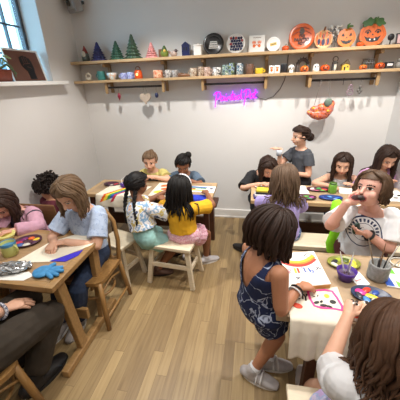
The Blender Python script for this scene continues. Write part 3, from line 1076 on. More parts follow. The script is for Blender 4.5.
# speaker in the left corner
sp = thing('wall_speaker', (-1.985, 3.3, 2.56), 'small grey speaker high in the left corner', 'speaker', rz=radians(-25))
MB().box((0, 0, .03), (.15, .1, .22), rot=(radians(14), 0, 0)).build('cabinet', mat('speaker grey', '8d8c8b', .5, .05), sp, bevel=.012)
MB().box((0, -.05, .035), (.12, .012, .18), rot=(radians(14), 0, 0)).build('grille', mat('speaker grille', 'a8a7a5', .6, .1, 90), sp, bevel=.006)
MB().lathe([(0, .0), (.03, .0), (.03, .01), (.022, .012), (0, .006)], (0, 0, 0), 20, M=(Matrix.Rotation(radians(90 + 14), 3, 'X'))).build('cone', STEEL, sp, loc=(0, -.055, .0))
MB().box((0, .08, .03), (.03, .1, .03)).build('bracket', STEEL, sp)

# ---------------------------------------------------------------- on the window sill
pc = thing('fist_picture', (XL - .05, 2.635, WZ0), 'brown picture of a raised black fist in a white frame on the window sill', 'picture', rz=radians(86))
Mp = Matrix.Rotation(radians(-12), 4, 'X') @ Matrix.Translation((0, 0, .147)) @ Matrix.Rotation(radians(90), 4, 'X') @ Matrix.Diagonal((1.03, 1.18, 1, 1))
MB().box((0, 0, -.008), (.40, .25, .014), M=Mp).build('frame', WHITE, pc, bevel=.002)
MB().box((-.01, -.004, .0), (.365, .225, .006), M=Mp).build('panel', mat('brown panel', '6e4738', .6, .08), pc)
mb = MB()
FS = 1.2
fist = [(-.01, -.105), (.055, -.105), (.052, -.055), (.062, -.02), (.058, .03), (.045, .058), (.03, .06), (.022, .07), (.004, .068), (-.004, .076), (-.022, .072), (-.028, .07), (-.048, .06), (-.052, .03), (-.05, .0), (-.036, -.02), (-.012, -.045)]
mb.prism([(x * FS, y) for x, y in fist], .003, .0062, M=Mp)
mb.build('fist', BLACK, pc)
mb = MB()
for q in ([(.02, .058), (.02, .02)], [(-.004, .064), (-.004, .022)], [(-.027, .06), (-.026, .02)], [(.044, .018), (-.03, .012), (-.044, .0)], [(.04, -.02), (.0, -.008)]):
    mb.prism(stroke(q, .004), .006, .0075, M=Mp)
mb.build('fist_lines', mat('fist line brown', '6e4738', .6, .08), pc)
pb = thing('planter_box', (XL - .06, 2.19, WZ0), 'reddish brown planter box on the window sill', 'planter', rz=radians(90))
MB().lathe([(0, 0), (.9, 0), (1, .02), (1.05, .1), (.98, .1), (.94, .03), (0, .03)], n=4).build('trough', mat('terracotta', '7d3d2b', .6, .25, 14), pb)
pb.children[0].data.transform(Matrix.Diagonal((.2, .09, 1, 1)) @ Matrix.Rotation(radians(45), 4, 'Z'))
MB().box((0, 0, .085), (.24, .1, .01)).build('soil', mat('soil', '3a2a20', .9, .3, 50), pb)
mb = MB()
for q in ([(0, 0, .08), (.02, 0, .16), (-.05, -.02, .25), (-.07, -.03, .3)], [(.02, 0, .08), (.08, -.02, .17), (.12, -.03, .19), (.17, -.06, .12), (.18, -.07, .04)], [(-.02, 0, .16), (.05, -.01, .2), (.09, -.02, .26)], [(.07, -.01, .1), (.14, -.04, .14), (.2, -.06, .07)]):
    mb.tube(q, [.012, .01, .009, .005, .004][:len(q)], 7)
mb.build('stem', mat('cactus green', '5a6a45', .6, .3, 30), pb)
mb = MB()
for k in range(10):
    q = Vector((.03 + .014 * k, -.02 - .005 * k, .18 + .03 * sin(k)))
    mb.ell(q, (.022, .004, .009), M=Euler((k, .4 * k, k * 1.3)).to_matrix(), n=8, m=6)
mb.build('leaf', mat('plant leaf', '93a06f', .6, .2), pb)

# ---------------------------------------------------------------- tables


def craft_table(name, x0, x1, y0, y1, h, top, edge, legm, label, foot='sled', inset=0.):
    cx, cy = (x0 + x1) / 2, (y0 + y1) / 2
    t = thing(name, (cx, cy, 0), label, 'table', 'wooden craft tables')
    a, b = (x1 - x0) / 2, (y1 - y0) / 2
    MB().box((0, 0, h - .018), (2 * a - .1, 2 * b - .1, .036)).build('tabletop', top, t)
    for s in (-1, 1):
        MB().box((s * (a - .025), 0, h - .018), (.05, 2 * b, .037)).build('edge_band', edge, t, bevel=.004)
        MB().box((0, s * (b - .025), h - .018), (2 * a - .1, .05, .037)).build('edge_band', edge, t, bevel=.004)
    for s in (-1, 1):
        MB().box((0, s * (b - .09), h - .08), (2 * a - .2, .022, .085)).build('apron', legm, t, bevel=.003)
    if foot == 'sled':
        for s in (-1, 1):
            for q in (-1, 1):
                MB().bar((s * (a - .05), q * (b - .1), h - .04), (s * (a - .05), q * (b - .16), .05), .07, .042, hint=(0, 1, 0)).build('leg', edge, t, bevel=.005)
            MB().bar((s * (a - .05), -b - .05, .03), (s * (a - .05), b + .02, .03), .05, .055, hint=(1, 0, 0)).build('foot', edge, t, bevel=.006)
        MB().box((0, 0, .2), (2 * a - .12, .03, .09)).build('stretcher', legm, t, bevel=.004)
    else:
        for s in (-1, 1):
            for q in (-1, 1):
                MB().bar((s * (a - .07 - inset), q * (b - .07), h - .04), (s * (a - .06 - inset), q * (b - .05), 0), .055, .055, hint=(1, 0, 0)).build('leg', legm, t, bevel=.005)
            MB().box((s * (a - .075 - inset), 0, h - .08), (.022, 2 * b - .17, .085)).build('apron', legm, t, bevel=.003)
        MB().box((0, b - .1, .25), (2 * a - .2, .025, .14)).build('stretcher', legm, t, bevel=.004)
    return t


TH = .7
lt_ = craft_table('craft_table', -2.09, -1.085, 1.055, 1.66, TH, TABLETOP, BEECHX, BEECHX, 'front left craft table with a light wooden top and sled foot', 'sled')
mb = MB()
mb.lathe([(0, 0), (.009, 0), (.009, .004), (0, .004)], (0, 0, 0), 12, M=Matrix.Rotation(radians(90), 3, 'Y'))
mb.build('bolt', STEEL, lt_, loc=(.4695, -.215, .6))
craft_table('craft_table', -1.74, -.37, 2.42, 2.87, TH, KRAFT, OAK, DKWOOD, 'back left craft table under white canvases, four children round it', 'legs')
craft_table('craft_table', .0, 1.42, 2.42, 2.87, TH, KRAFT, OAK, DKWOOD, 'back right craft table with paint plates and a bench before it', 'legs')
craft_table('craft_table', .145, 1.42, 1.045, 1.62, TH, KRAFT, KRAFT, DKWOOD, 'front right craft table covered with palettes, brushes and canvases', 'legs', .14)
bn = thing('bench', (.69, 2.25, 0), 'long pale wooden bench before the back right table', 'bench')
MB().box((0, 0, .4), (1.44, .24, .04)).build('seat', PALEWOOD, bn, bevel=.006)
for s in (-.6, .6):
    for q in (-.08, .08):
        MB().bar((s, q, .38), (s * 1.03, q * 1.2, 0), .05, .04, hint=(1, 0, 0)).build('leg', DKWOOD, bn, bevel=.004)
MB().box((0, 0, .16), (1.2, .03, .06)).build('stretcher', DKWOOD, bn)
b2 = thing('bench', (-1.0, 3.1, 0), 'dark wooden bench along the back wall behind the left table', 'bench')
MB().box((0, 0, .36), (1.2, .24, .04)).build('seat', DKWOOD, b2, bevel=.006)
for s in (-.52, .52):
    for q in (-.08, .08):
        MB().bar((s, q, .34), (s, q * 1.1, 0), .05, .04, hint=(1, 0, 0)).build('leg', DKWOOD, b2, bevel=.004)
b3 = copy_tree(b2)
b3.location = (.7, 3.1, 0)
b3['label'] = 'dark wooden bench along the back wall behind the right table'


def stool(x, y, rz, w, d, h, label):
    t = thing('stool', (x, y, 0), label, 'stool', 'pale wooden stools', rz)
    MB().box((0, 0, h - .016), (w, d, .032)).build('seat', PALEWOOD, t, bevel=.006)
    a, b = w / 2 - .045, d / 2 - .045
    for s in (-1, 1):
        for q in (-1, 1):
            MB().bar((s * a, q * b, h - .03), (s * (a + .05), q * (b + .04), 0), .042, .034, hint=(1, 0, 0)).build('leg', PALEWOOD, t, bevel=.004)
    for q in (-1, 1):
        MB().bar((-a - .025, q * (b + .018), .21), (a + .025, q * (b + .018), .21), .035, .022, hint=(0, 0, 1)).build('stretcher', PALEWOOD, t)
    for s in (-1, 1):
        MB().bar((s * (a + .02), -b - .018, .17), (s * (a + .02), b + .018, .17), .035, .022, hint=(0, 0, 1)).build('stretcher', PALEWOOD, t)
    return t


stool(-.685, 2.1, radians(-6), .42, .3, .42, 'pale wooden stool shared by the girls in the yellow and tie dye shirts')
stool(-1.20, 2.05, radians(-18), .3, .26, .42, 'empty pale wooden stool left of the girl in the tie dye shirt')
stool(.39, .70, 0, .38, .42, .42, 'pale wooden stool at the near edge, under the girl in white')


def bent_chair(x, y, rz, label, h=.42, solid=False):
    t = thing('bentwood_chair', (x, y, 0), label, 'chair', 'bentwood chairs', rz)
    out = [(.19 * cos(w) * (1 if sin(w) < 0 else 1.05), .19 * sin(w)) for w in [2 * pi * k / 28 for k in range(28)]]
    out = [(max(-.185, min(.185, px * 1.18)), max(-.18, min(.18, py * 1.15))) for px, py in out]
    MB().prism(out, h - .03, h).build('seat', BEECH, t, bevel=.006)
    for s in (-1, 1):
        MB().tube([(s * .155, -.145, h - .02), (s * .17, -.17, .2), (s * .19, -.195, 0)], [(.018, .02), (.02, .022), (.018, .018)], 8, cap='flat').build('leg', BEECH, t)
        MB().tube([(s * .16, .155, h), (s * .175, .175, .22), (s * .19, .205, 0)], [(.018, .02), (.02, .022), (.018, .018)], 8, cap='flat').build('leg', BEECH, t)
    if solid:
        MB().tube([(-.17, .155, h - .02), (-.175, .185, h + .16)], .016, 8).tube([(.17, .155, h - .02), (.175, .185, h + .16)], .016, 8).build('back_post', BEECH, t)
        MB().box((0, .195, h + .29), (.36, .02, .2), rot=(radians(-7), 0, 0)).build('back_panel', wood('chair panel', '7d5a36', .15, .5, 0), t, bevel=.012)
    else:
        hoop = [(-.165, .155, h - .02), (-.172, .18, h + .16), (-.15, .2, h + .32), (-.09, .212, h + .4), (0, .216, h + .425), (.09, .212, h + .4), (.15, .2, h + .32), (.172, .18, h + .16), (.165, .155, h - .02)]
        MB().tube(hoop, .018, 10).build('back_hoop', BEECH, t)
        ih = [(-.09, .16, h), (-.095, .18, h + .16), (-.06, .198, h + .27), (0, .205, h + .3), (.06, .198, h + .27), (.095, .18, h + .16), (.09, .16, h)]
        MB().tube(ih, .01, 8).build('inner_hoop', BEECH, t)
    ring = [(.16 * cos(w), .15 * sin(w), .24) for w in [2 * pi * k / 24 for k in range(25)]]
    MB().tube(ring, .011, 8, cap=None).build('ring_stretcher', BEECH, t)
    for s in (-1, 1):
        MB().tube([(s * .183, -.185, .1), (s * .183, .19, .1)], .011, 8).build('side_stretcher', BEECH, t)
        MB().tube([(s * .15, -.15, .3), (s * .175, -.02, h - .06), (s * .16, .12, .3)], .009, 8).build('brace', BEECH, t)
    return t


bent_chair(-1.225, 1.60, 0, 'bentwood chair under the girl in the pale blue top')
bent_chair(-1.38, .70, radians(180 - 20), 'bentwood chair under the adult in dark trousers at the lower left')
bent_chair(-1.85, 1.92, radians(180), 'brown panel back chair of the child in maroon', solid=True).location = (-1.845, 2.1, 0)
stool(-1.93, 1.88, 0, .32, .3, .42, 'pale wooden stool under the girl in the pink cardigan')

# ---------------------------------------------------------------- front left table: paints and papers
Z = TH + .001


def flat(name, polys, label, cat, z=Z, group=None):
    """sheet lying flat: list of (outline, material, height); first is the sheet itself"""
    mb = MB()
    ms = []
    cx = sum(p[0] for p in polys[0][0]) / len(polys[0][0])
    cy = sum(p[1] for p in polys[0][0]) / len(polys[0][0])
    zz = 0.
    for i, (pl, m, h) in enumerate(polys):
        if m not in ms:
            ms.append(m)
        b = 0 if i == 0 else polys[0][2] - .0005
        mb.prism([(x - cx, y - cy) for x, y in pl], b, (0 if i == 0 else polys[0][2]) + h, ms.index(m))
    return tag(mb.build(name, ms, None, (cx, cy, z)), label, cat, group)


ULTRA = mat('ultramarine paint', '2e1fb0', .6, .08)
flat('canvas_sheet', [([(-1.50, 1.235), (-1.27, 1.28), (-1.10, 1.50), (-1.095, 1.63), (-1.30, 1.63), (-1.43, 1.50)], CANVAS, .0025),
                      ([(-1.275, 1.285), (-1.165, 1.295), (-1.12, 1.37), (-1.125, 1.44)], ULTRA, .0008)],
     'cream canvas sheet with a blue painted corner under the drawing girl', 'canvas')
flat('paper_strip', [([(-1.50, 1.07), (-1.3, 1.09), (-1.27, 1.14), (-1.33, 1.17), (-1.52, 1.1)], PAPERW, .002)], 'white paper strip by the near edge of the front left table', 'paper')
cm = mug(-1.60, .095, .048, mat('lime mug', 'b9bd72', .4, .1), 'yellow green mug with blue inside on the front left table', 1, y=1.325, z=Z, group=None)
MB().lathe([(0, 0), (.0, .0), (.043, .0), (.044, .022), (.047, .026), (.0485, .022), (.0485, .012), (.0478, .0)], (0, 0, .0705), 24).lathe([(0, .07), (.042, .071)], n=24).build('blue_rim', mat('blue rim paint', '4a86ad', .4, .1), cm)
yb = thing('yellow_bowl', (-1.79, 1.49, Z), 'pale yellow bowl at the left end of the front left table', 'bowl')
MB().lathe([(0, 0), (.04, 0), (.06, .03), (.068, .05), (.062, .05), (.052, .028), (0, .01)], n=24).build('bowl', mat('lemon glaze', 'e6df8a', .4, .08), yb)


def palette(name, x, y, a, b, rz, rim, dabs, label, z=Z, seed=1, cat='palette', centre=None):
    t = thing(name, (x, y, z), label, cat, 'paint palettes', rz)
    mb = MB().lathe([(0, 0), (.8, 0), (1, .014), (1.0, .018), (.94, .018), (.78, .006), (0, .006)], n=32)
    mb.v = [Vector((p.x * a, p.y * b, p.z)) for p in mb.v]
    mb.build('tray', rim, t)
    r = random.Random(seed)
    for k, c in enumerate(dabs):
        w = 2 * pi * k / len(dabs) + .3
        q = .55 if k % 2 else .62
        if centre and k == 0:
            q = 0
        m = MB()
        m.ell((a * q * cos(w), b * q * sin(w), .007), (a * r.uniform(.24, .36), b * r.uniform(.22, .34), r.uniform(.004, .008)), M=Matrix.Rotation(r.uniform(0, 3), 3, 'Z'), n=12, m=8)
        m.build('paint_dab', mat('paint ' + c, c, .25, .1, 40), t)
    return t


palette('paint_palette', -1.60, 1.475, .10, .085, .5, mat('dark tray', '4a2838', .4, .2), ['e8c23a', 'e0672f', '7a2f6b', 'c93a4a', '3b62a5', 'd8d5c8', '54304a'], 'dark round palette with yellow and plum paint behind the mug', seed=4)
# crumpled foil
fo = MB()
rr = random.Random(5)
fo.ell((0, 0, .018), (.13, .06, .02), n=30, m=18)
fo.v = [p + Vector((rr.uniform(-1, 1), rr.uniform(-1, 1), rr.uniform(-.6, 1))) * .007 for p in fo.v]
for i in range(len(fo.sm)):
    fo.sm[i] = False
tag(fo.build('foil_sheet', mat('aluminium foil', 'b9bbbd', .25, .1, metal=.85), None, (-1.455, 1.165, Z + .004), rot=(0, 0, .35)), 'crumpled silver foil on the front left table', 'foil')
# blue glove / cloth with finger lobes
gl = MB()
gl.ell((-.01, .0, .016), (.06, .058, .018), n=24, m=12)
for k, (ang, ln_) in enumerate(((-.7, .07), (-.35, .08), (.05, .085), (.45, .075), (1.25, .06))):
    d = Vector((cos(ang), sin(ang), 0))
    gl.tube([d * .02 + Vector((0, 0, .016)), d * (.02 + ln_ * .6) + Vector((0, 0, .018)), d * (.02 + ln_) + Vector((0, 0, .013))], [(.018, .013), (.016, .013), (.012, .01)], 10, side=Vector((0, 0, 1)).cross(d))
gl.v = [p + Vector((0, 0, .004 * mnoise.noise(p * 60))) for p in gl.v]
tag(gl.build('glove', mat('sky blue glove', '3f86b8', .7, .15, 40, .2), None, (-1.215, 1.17, Z), rot=(0, 0, .2)), 'crumpled sky blue glove near the table corner', 'glove')

# ---------------------------------------------------------------- back left table


def drape(name, x0, x1, ytop, ey, hang, mats, fn, label, nx=60, ny=64, skew=0., ph=0.):
    """canvas lying on a table and hanging over its near edge; fn(u, v) picks the paint of each cell"""
    vs, fs, mi = [], [], []
    flatl = ytop - ey
    for j in range(ny + 1):
        for i in range(nx + 1):
            u, v = i / nx, j / ny
            s_ = v * (flatl + hang)
            x = x0 + (x1 - x0) * u + skew * (1 - v)
            if s_ < flatl:
                p = (x, ytop - s_, TH + .0035 + .001 * sin(u * 12 + v * 8))
            else:
                k = s_ - flatl
                p = (x, ey - .006 - .012 * sin(u * 10 + ph) ** 2 * min(1, k / .1) - .008 * min(1, k / .05), TH + .0035 - k)
            vs.append(p)
    for j in range(ny):
        for i in range(nx):
            a = j * (nx + 1) + i
            fs.append((a, a + nx + 1, a + nx + 2, a + 1))
            mi.append(fn((i + .5) / nx, (j + .5) / ny))
    mb = MB()
    mb.add(vs, fs)
    mb.mi = mi
    o = mb.build(name, mats, normals=False)
    sm = o.modifiers.new('thick', 'SOLIDIFY')
    sm.thickness = .0025
    sm.offset = 1
    return tag(o, label, 'canvas')


def rainbow(u, v):
    k = (u - .05 - .42 * (1 - v)) / .062
    if 0 <= k < 5 and .12 < v < .88 - .16 * k / 5 + (.12 if k > 4 else 0):
        return 1 + int(k)
    if u > .55:
        for (a, b) in ((.68, .3), (.8, .25), (.75, .5), (.9, .42), (.66, .62), (.86, .62), (.93, .2)):
            if (u - a) ** 2 / .0007 + (v - b) ** 2 / .0007 < 1:
                return 6
    return 0


drape('canvas_sheet', -1.60, -1.13, 2.68, 2.412, .13, [CANVAS] + [mat('paint ' + c, c, .6, .1, 40) for c in ('e0672f', 'f0d43a', '3f9a4a', '2f4fa5', 'b5283c')] + [mat('grey brown marks', '6a625c', .7)], rainbow,
      'white canvas with a painted rainbow hanging over the edge of the back left table', skew=.06)
flat('canvas_sheet', [([(-1.02, 2.43), (-.68, 2.43), (-.70, 2.81), (-1.02, 2.81)], CANVAS, .0025)] +
     [(ellipse(x, y, .05, .035, 12, .4), mat('paint ' + c, c, .6, .1, 40), .0008) for x, y, c in ((-.93, 2.72, 'e0672f'), (-.85, 2.7, 'e0672f'), (-.9, 2.63, 'e0672f'), (-.82, 2.62, 'd9482a'), (-.77, 2.56, 'e8e0d0'), (-.9, 2.5, '2f5fb5'), (-.8, 2.47, '2f4fc5'), (-.95, 2.54, 'f0d43a'))],
     'canvas with orange and blue blotches in the middle of the back left table', 'canvas')
flat('canvas_sheet', [([(-.66, 2.58), (-.37, 2.56), (-.37, 2.74), (-.64, 2.74)], PAPERW, .004),
                      ([(-.64, 2.70), (-.46, 2.68), (-.46, 2.71), (-.63, 2.73)], mat('paint 2f5fa5', '2f5fa5', .6), .0008), ([(-.64, 2.67), (-.46, 2.655), (-.46, 2.675), (-.64, 2.695)], mat('paint 4f8a5a', '4f8a5a', .6), .0008),
                      ([(-.64, 2.605), (-.44, 2.6), (-.44, 2.63), (-.64, 2.64)], mat('paint f0d43a', 'f0d43a', .6), .0008), (ellipse(-.6, 2.65, .03, .014, 12), mat('paint c93a2f', 'c93a2f', .6), .0008),
                      (ellipse(-.41, 2.67, .018, .022, 10), NAVY, .0008)],
     'white canvas with blue, green and yellow bands on the back left table', 'canvas')
cl_ = MB()
gx, gy = 14, 10
vs, fs = [], []
for j in range(gy):
    for i in range(gx):
        u, v = i / (gx - 1), j / (gy - 1)
        zz = .004 if v > .45 else .004 - .13 * ((.45 - v) / .45) + 0
        yy = 2.405 + .1 * max(0, (v - .45)) / .55 - .012 * (v < .45) * sin(u * 9) ** 2 - .012
        vs.append((-.68 + .27 * u, yy, TH + zz + .003))
for j in range(gy - 1):
    for i in range(gx - 1):
        a = j * gx + i
        fs.append((a, a + 1, a + gx + 1, a + gx))
cl_.add(vs, fs)
cb_ = cl_.build('blue_cloth', mat('royal blue cloth', '2338b8', .8, .1), normals=False)
sm = cb_.modifiers.new('thick', 'SOLIDIFY')
sm.thickness = .006
tag(cb_, 'royal blue cloth hanging over the edge of the back left table', 'cloth')
cpn = thing('purple_tub', (-1.36, 2.66, Z), 'open purple paint tub with a white cord on the back left table', 'tub')
MB().lathe([(0, 0), (.055, 0), (.062, .04), (.058, .04), (.05, .008), (0, .008)], n=24).build('tub', mat('purple plastic', '4b2a86', .4, .05), cpn)
MB().tube([(-.04, 0, .035), (-.06, .03, .07), (-.02, .05, .1), (.03, .03, .09), (.05, 0, .045)], .004, 6).build('handle', WHITE, cpn)
palette('paint_palette', -1.55, 2.7, .09, .065, 0, mat('dark tray', '4a2838', .4, .2), ['c93a4a', '54304a', '2f2630', 'e8e0d0'], 'dark palette at the left end of the back left table', seed=6)

# ---------------------------------------------------------------- back right table
palette('paint_plate', .13, 2.78, .1, .08, 0, WHITE, ['d83a5a', 'e8862f', 'e8c23a', '9bbf5a', 'c93a4a'], 'white plate with pink and orange paint before the girl in black', seed=8)
for k, (c, lb) in enumerate((('2a2472', 'indigo box at the bottom of a flat stack at the left end of the table'), ('dedad6', 'white box in the middle of a flat stack at the left end of the table'), ('231f26', 'black box second from the top of the flat stack'), ('e6d23f', 'yellow box on top of the flat stack'))):
    tag(MB().box((0, 0, .009), (.15 - .006 * k, .09, .018)).build('flat_box', mat('flat box ' + c, c, .5, .05), None, (.10 + .006 * k, 2.50 + .012 * k, Z + .0182 * k), rot=(0, 0, .1 - .06 * k), bevel=.002), lb, 'box', 'flat boxes stacked on the back right table')
palette('paint_palette', .655, 2.74, .11, .062, 0, mat('maroon tray', '4b2030', .4, .1), ['d83a3a', '3f9a4a', 'e8e0d0', 'c98fa0', 'e86a9a', '66b04a'], 'long palette of red and green paint at the middle of the back right table', seed=9)
palette('paint_palette', .50, 2.52, .1, .06, 0, mat('maroon tray', '4b2030', .4, .1), ['a85a9a', '5f9a4a', 'c93a4a', 'd8d5c8', 'e89aa8', '3f8f5a'], 'palette with pink and green paint beside the lilac girl', seed=10)
palette('paint_palette', .725, 2.53, .105, .06, 0, mat('blue tray', '1f3570', .4, .1), ['2f62b5', '4f8ac5', '24408a', '2b55a8', '88a8d0'], 'palette of blue paint before the girl in the white tank top', seed=12)
gj = thing('paint_jar', (.775, 2.69, Z), 'green paint jar on the back right table', 'jar')
MB().lathe([(0, 0), (.036, 0), (.038, .01), (.038, .08), (.03, .09), (0, .09)], n=22).build('jar', mat('leaf green paint', '6a9a30', .3, .1), gj)
MB().lathe([(0, .088), (.033, .088), (.033, .102), (0, .102)], n=22).build('lid', mat('dark green lid', '456a25', .4), gj)
flat('canvas_sheet', [([(.34, 2.62), (.56, 2.63), (.55, 2.85), (.33, 2.84)], PAPERW, .003)] + [(ellipse(.4 + .04 * k, 2.76 + .03 * (k % 2), .008, .012, 8), mat('paint c98fa0', 'c98fa0', .6), .0008) for k in range(3)], 'white paper before the standing girl', 'paper')
flat('canvas_sheet', [([(.84, 2.66), (1.08, 2.65), (1.09, 2.81), (.85, 2.82)], PAPERW, .008)], 'blank white board before the girl in the white tank top', 'canvas')
flat('canvas_sheet', [([(1.13, 2.52), (1.4, 2.52), (1.4, 2.82), (1.13, 2.82)], PAPERW, .003)] + [(ellipse(x, y, .025, .014, 10, a), BLACK, .0008) for x, y, a in ((1.2, 2.6, .4), (1.25, 2.63, 1), (1.3, 2.6, .2), (1.22, 2.7, .8), (1.3, 2.72, .1), (1.35, 2.66, .9))],
     'white paper with black blots at the right end of the back right table', 'paper')

# ---------------------------------------------------------------- front right table
sg = thing('canvas_board', (.30, 1.39, Z), 'thick white canvas board painted with an orange arc and coloured letters', 'canvas')
q = [(.165, 1.515), (.405, 1.575), (.437, 1.272), (.205, 1.205)]
q = [(x - .30, y - 1.39) for x, y in q]
MB().prism(q, .004, .03).build('stretcher', wood('canvas board edge', 'c69a4a', .15, .5, 0), sg)
MB().prism(q, .03, .0335).build('canvas', mat('board canvas', 'efeadf', .85, .03, 30, .05), sg)
ax, ay = Vector((q[1][0] - q[0][0], q[1][1] - q[0][1])), Vector((q[3][0] - q[0][0], q[3][1] - q[0][1]))


def bp_(u, v):
    p = Vector(q[0]) + ax * u + (ay * (1 - u) + Vector((q[2][0] - q[1][0], q[2][1] - q[1][1])) * u) * v
    return (p.x, p.y)


def board(polys, m, nm):
    mb = MB()
    for p in polys:
        mb.prism(p, .033, .0342, M=None)
    mb.build(nm, m, sg)


def arc(off, w):
    return stroke([bp_(.06 + .1 * k * .86, .16 + off + .18 * (1 - ((k - 5) / 5.) ** 2)) for k in range(11)], w)


board([arc(.085, .032)], mat('paint c93a2f', 'c93a2f', .6), 'red_arc')
board([[(x, y) for x, y in arc(.02, .026)]], mat('paint ef8a2f', 'ef8a2f', .6), 'orange_arc')
for o_ in sg.children:
    if o_.name.startswith('orange_arc'):
        o_.location.z = .0006
board([arc(-.02, .018)], mat('paint f0c83a', 'f0c83a', .6), 'yellow_arc')
for o_ in sg.children:
    if o_.name.startswith('yellow_arc'):
        o_.location.z = .0009
cl = []
for u0 in (.08, .8):
    pts = [bp_(u0 + .09 * cos(w) * (1 + .18 * cos(4 * w)), .13 + .055 * sin(w) * (1 + .2 * cos(4 * w))) for w in [2 * pi * k / 24 for k in range(25)]]
    cl.append(stroke(pts, .005))
for c_ in cl:
    board([c_], BLACK, 'cloud_outline')


def glyph(strokes_, u, v, m, s=.1, w=.009, nm='letter'):
    board([stroke([bp_(u + a * s, v + b * s * 1.2) for a, b in st_], w) for st_ in strokes_], m, nm)


glyph([[(0, 1), (0, 0), (.6, .1), (.6, .45), (0, .5), (.6, 1)]], .17, .52, mat('paint e6a0a8', 'e6a0a8', .6))
glyph([[(.2, 0), (.2, 1)]], .31, .5, mat('paint f0c83a', 'f0c83a', .6), .12, .012)
glyph([[(.2, 0), (.2, 1)]], .38, .5, mat('paint d9482a', 'd9482a', .6), .12, .012)
glyph([[(0, .0), (.3, .15)], [(.5, 0), (.5, 1), (1, 1)]], .5, .5, mat('paint 2f4fa5', '2f4fa5', .6), .11, .009)
glyph([[(0, 0), (.1, .9), (.6, 1), (.7, .6), (.2, .5)]], .66, .52, mat('paint 3f62b5', '3f62b5', .6), .12, .009)
glyph([[(0, 0), (.5, .4), (0, .8)], [(.6, .2), (1.1, .7)]], .83, .5, NAVY, .11, .006)
glyph([[(0, 0), (1, .1), (.2, .4)]], .28, .76, NAVY, .1, .008)

# canvas cloth draped over the near edge
dm = MB()
gx, gy = 30, 44
vs = []
ex0, ey = (.205, .0), 1.035
for j in range(gy):
    for i in range(gx):
        u, v = i / (gx - 1), j / (gy - 1)
        x = .20 + .275 * u + (.012 * v if u < .5 else 0)
        ytop = 1.20 + .085 * u
        lt0 = (ytop - ey)
        s_ = v * (lt0 + .23)
        if s_ < lt0:
            y, z = ytop - s_, TH + .004 + .0015 * sin(u * 14 + v * 9)
        else:
            k = s_ - lt0
            y = ey - .007 - .016 * sin(u * 11 + 1.2) ** 2 * min(1, k / .12) - .012 * min(1, k / .06)
            z = TH + .004 - k
        vs.append((x, y, z))
fs = []
for j in range(gy - 1):
    for i in range(gx - 1):
        a = j * gx + i
        fs.append((a, a + gx, a + gx + 1, a + 1))
dm.add(vs, fs)
dr = dm.build('canvas_cloth', CANVAS, normals=False)
sm = dr.modifiers.new('thick', 'SOLIDIFY')
sm.thickness = .003
sm.offset = 1
tag(dr, 'cream canvas cloth with a pink framed cow drawing hanging over the near table edge', 'canvas')
PINK = mat('hot pink paint', 'e8408f', .6, .05)
mb = MB()
mz = (TH + .0075, TH + .0092)
fr = [(.315, 1.225), (.36, 1.238), (.405, 1.25), (.44, 1.245), (.452, 1.2), (.462, 1.14), (.455, 1.115), (.42, 1.118), (.36, 1.118), (.33, 1.125), (.318, 1.17), (.315, 1.225)]
mb.prism(stroke(fr, .012), *mz)
mb.build('pink_frame', PINK, dr)
MARKS = [ellipse(a, b, c, d, 12, e) for a, b, c, d, e in ((.345, 1.15, .016, .008, .5), (.375, 1.135, .018, .008, .1), (.40, 1.13, .015, .008, -.3), (.425, 1.165, .016, .014, .4), (.37, 1.16, .01, .006, .9), (.34, 1.19, .008, .003, .2), (.36, 1.2, .008, .003, 1.2))]
MARKS += [stroke(st_, .0085) for st_ in ([(.222, 1.185), (.228, 1.165), (.236, 1.185), (.244, 1.165), (.25, 1.19)], [(.262, 1.19), (.256, 1.175), (.265, 1.165), (.273, 1.178), (.262, 1.19)], [(.282, 1.205), (.282, 1.165)], [(.29, 1.2), (.297, 1.18), (.308, 1.205)], [(.297, 1.18), (.295, 1.155)], [(.27, 1.18), (.276, 1.2)])]
for q_ in MARKS:
    MB().prism(q_, *mz).build('black_mark', BLACK, dr)
MB().prism(ellipse(.405, 1.205, .013, .013, 14), *mz).build('yellow_spot', mat('paint f0d43a', 'f0d43a', .6), dr)
MB().prism(ellipse(.248, 1.115, .026, .016, 16, -.3), *mz).build('red_blob', mat('paint d9482a', 'd9482a', .6), dr)

palette('paint_plate', .565, 1.505, .095, .068, .1, mat('olive tray', '7d8030', .35, .3, 30), ['e8d23a', '4b5a2a', '9aa83a', '2f2f38', 'c8c5b8', 'd9b53a', '55602a', 'f0e04a'], 'oval yellow green palette behind the purple cup', seed=21, z=Z)
palette('paint_plate', .625, 1.235, .095, .07, -.2, mat('navy tray', '22304f', .35, .3, 30), ['e8d23a', '2f4f9a', 'd9402f', 'e0408f', '3a3a44', '4f8ac5', 'c8c5b8', 'e0672f'], 'round blue palette with pink and yellow paint near the grey jar', seed=22, z=Z, centre=True)
pcp = thing('purple_cup', (.537, 1.365, Z), 'purple cup holding paintbrushes on the front right table', 'cup')
MB().lathe([(0, 0), (.034, 0), (.047, .04), (.053, .062), (.049, .062), (.042, .035), (.0, .01)], n=26).build('cup', mat('purple plastic', '4b2a86', .4, .05), pcp)
MB().lathe([(0, .04), (.043, .041)], n=26).build('water', mat('murky water', '5f4f6a', .1, .1), pcp)


def brush(p0, p1, label, col='d8d4cc', tip='6b5540', r=.0035, group='paintbrushes'):
    p0, p1 = Vector(p0), Vector(p1)
    t = thing('paintbrush', p0, label, 'paintbrush', group)
    d = p1 - p0
    MB().tube([d * .22, d * .6, d], [r, r * 1.25, r * .6], 8).build('handle', mat('brush handle ' + col, col, .35, .05), t)
    MB().tube([d * .12, d * .24], [r * 1.2, r * 1.1], 8, cap='flat').build('ferrule', mat('brush ferrule', 'b9b6b0', .3, .05, metal=.8), t)
    MB().tube([d * .0, d * .06, d * .13], [.001, r * 1.5, r * 1.2], 8).build('bristles', mat('bristle ' + tip, tip, .8), t)
    return t


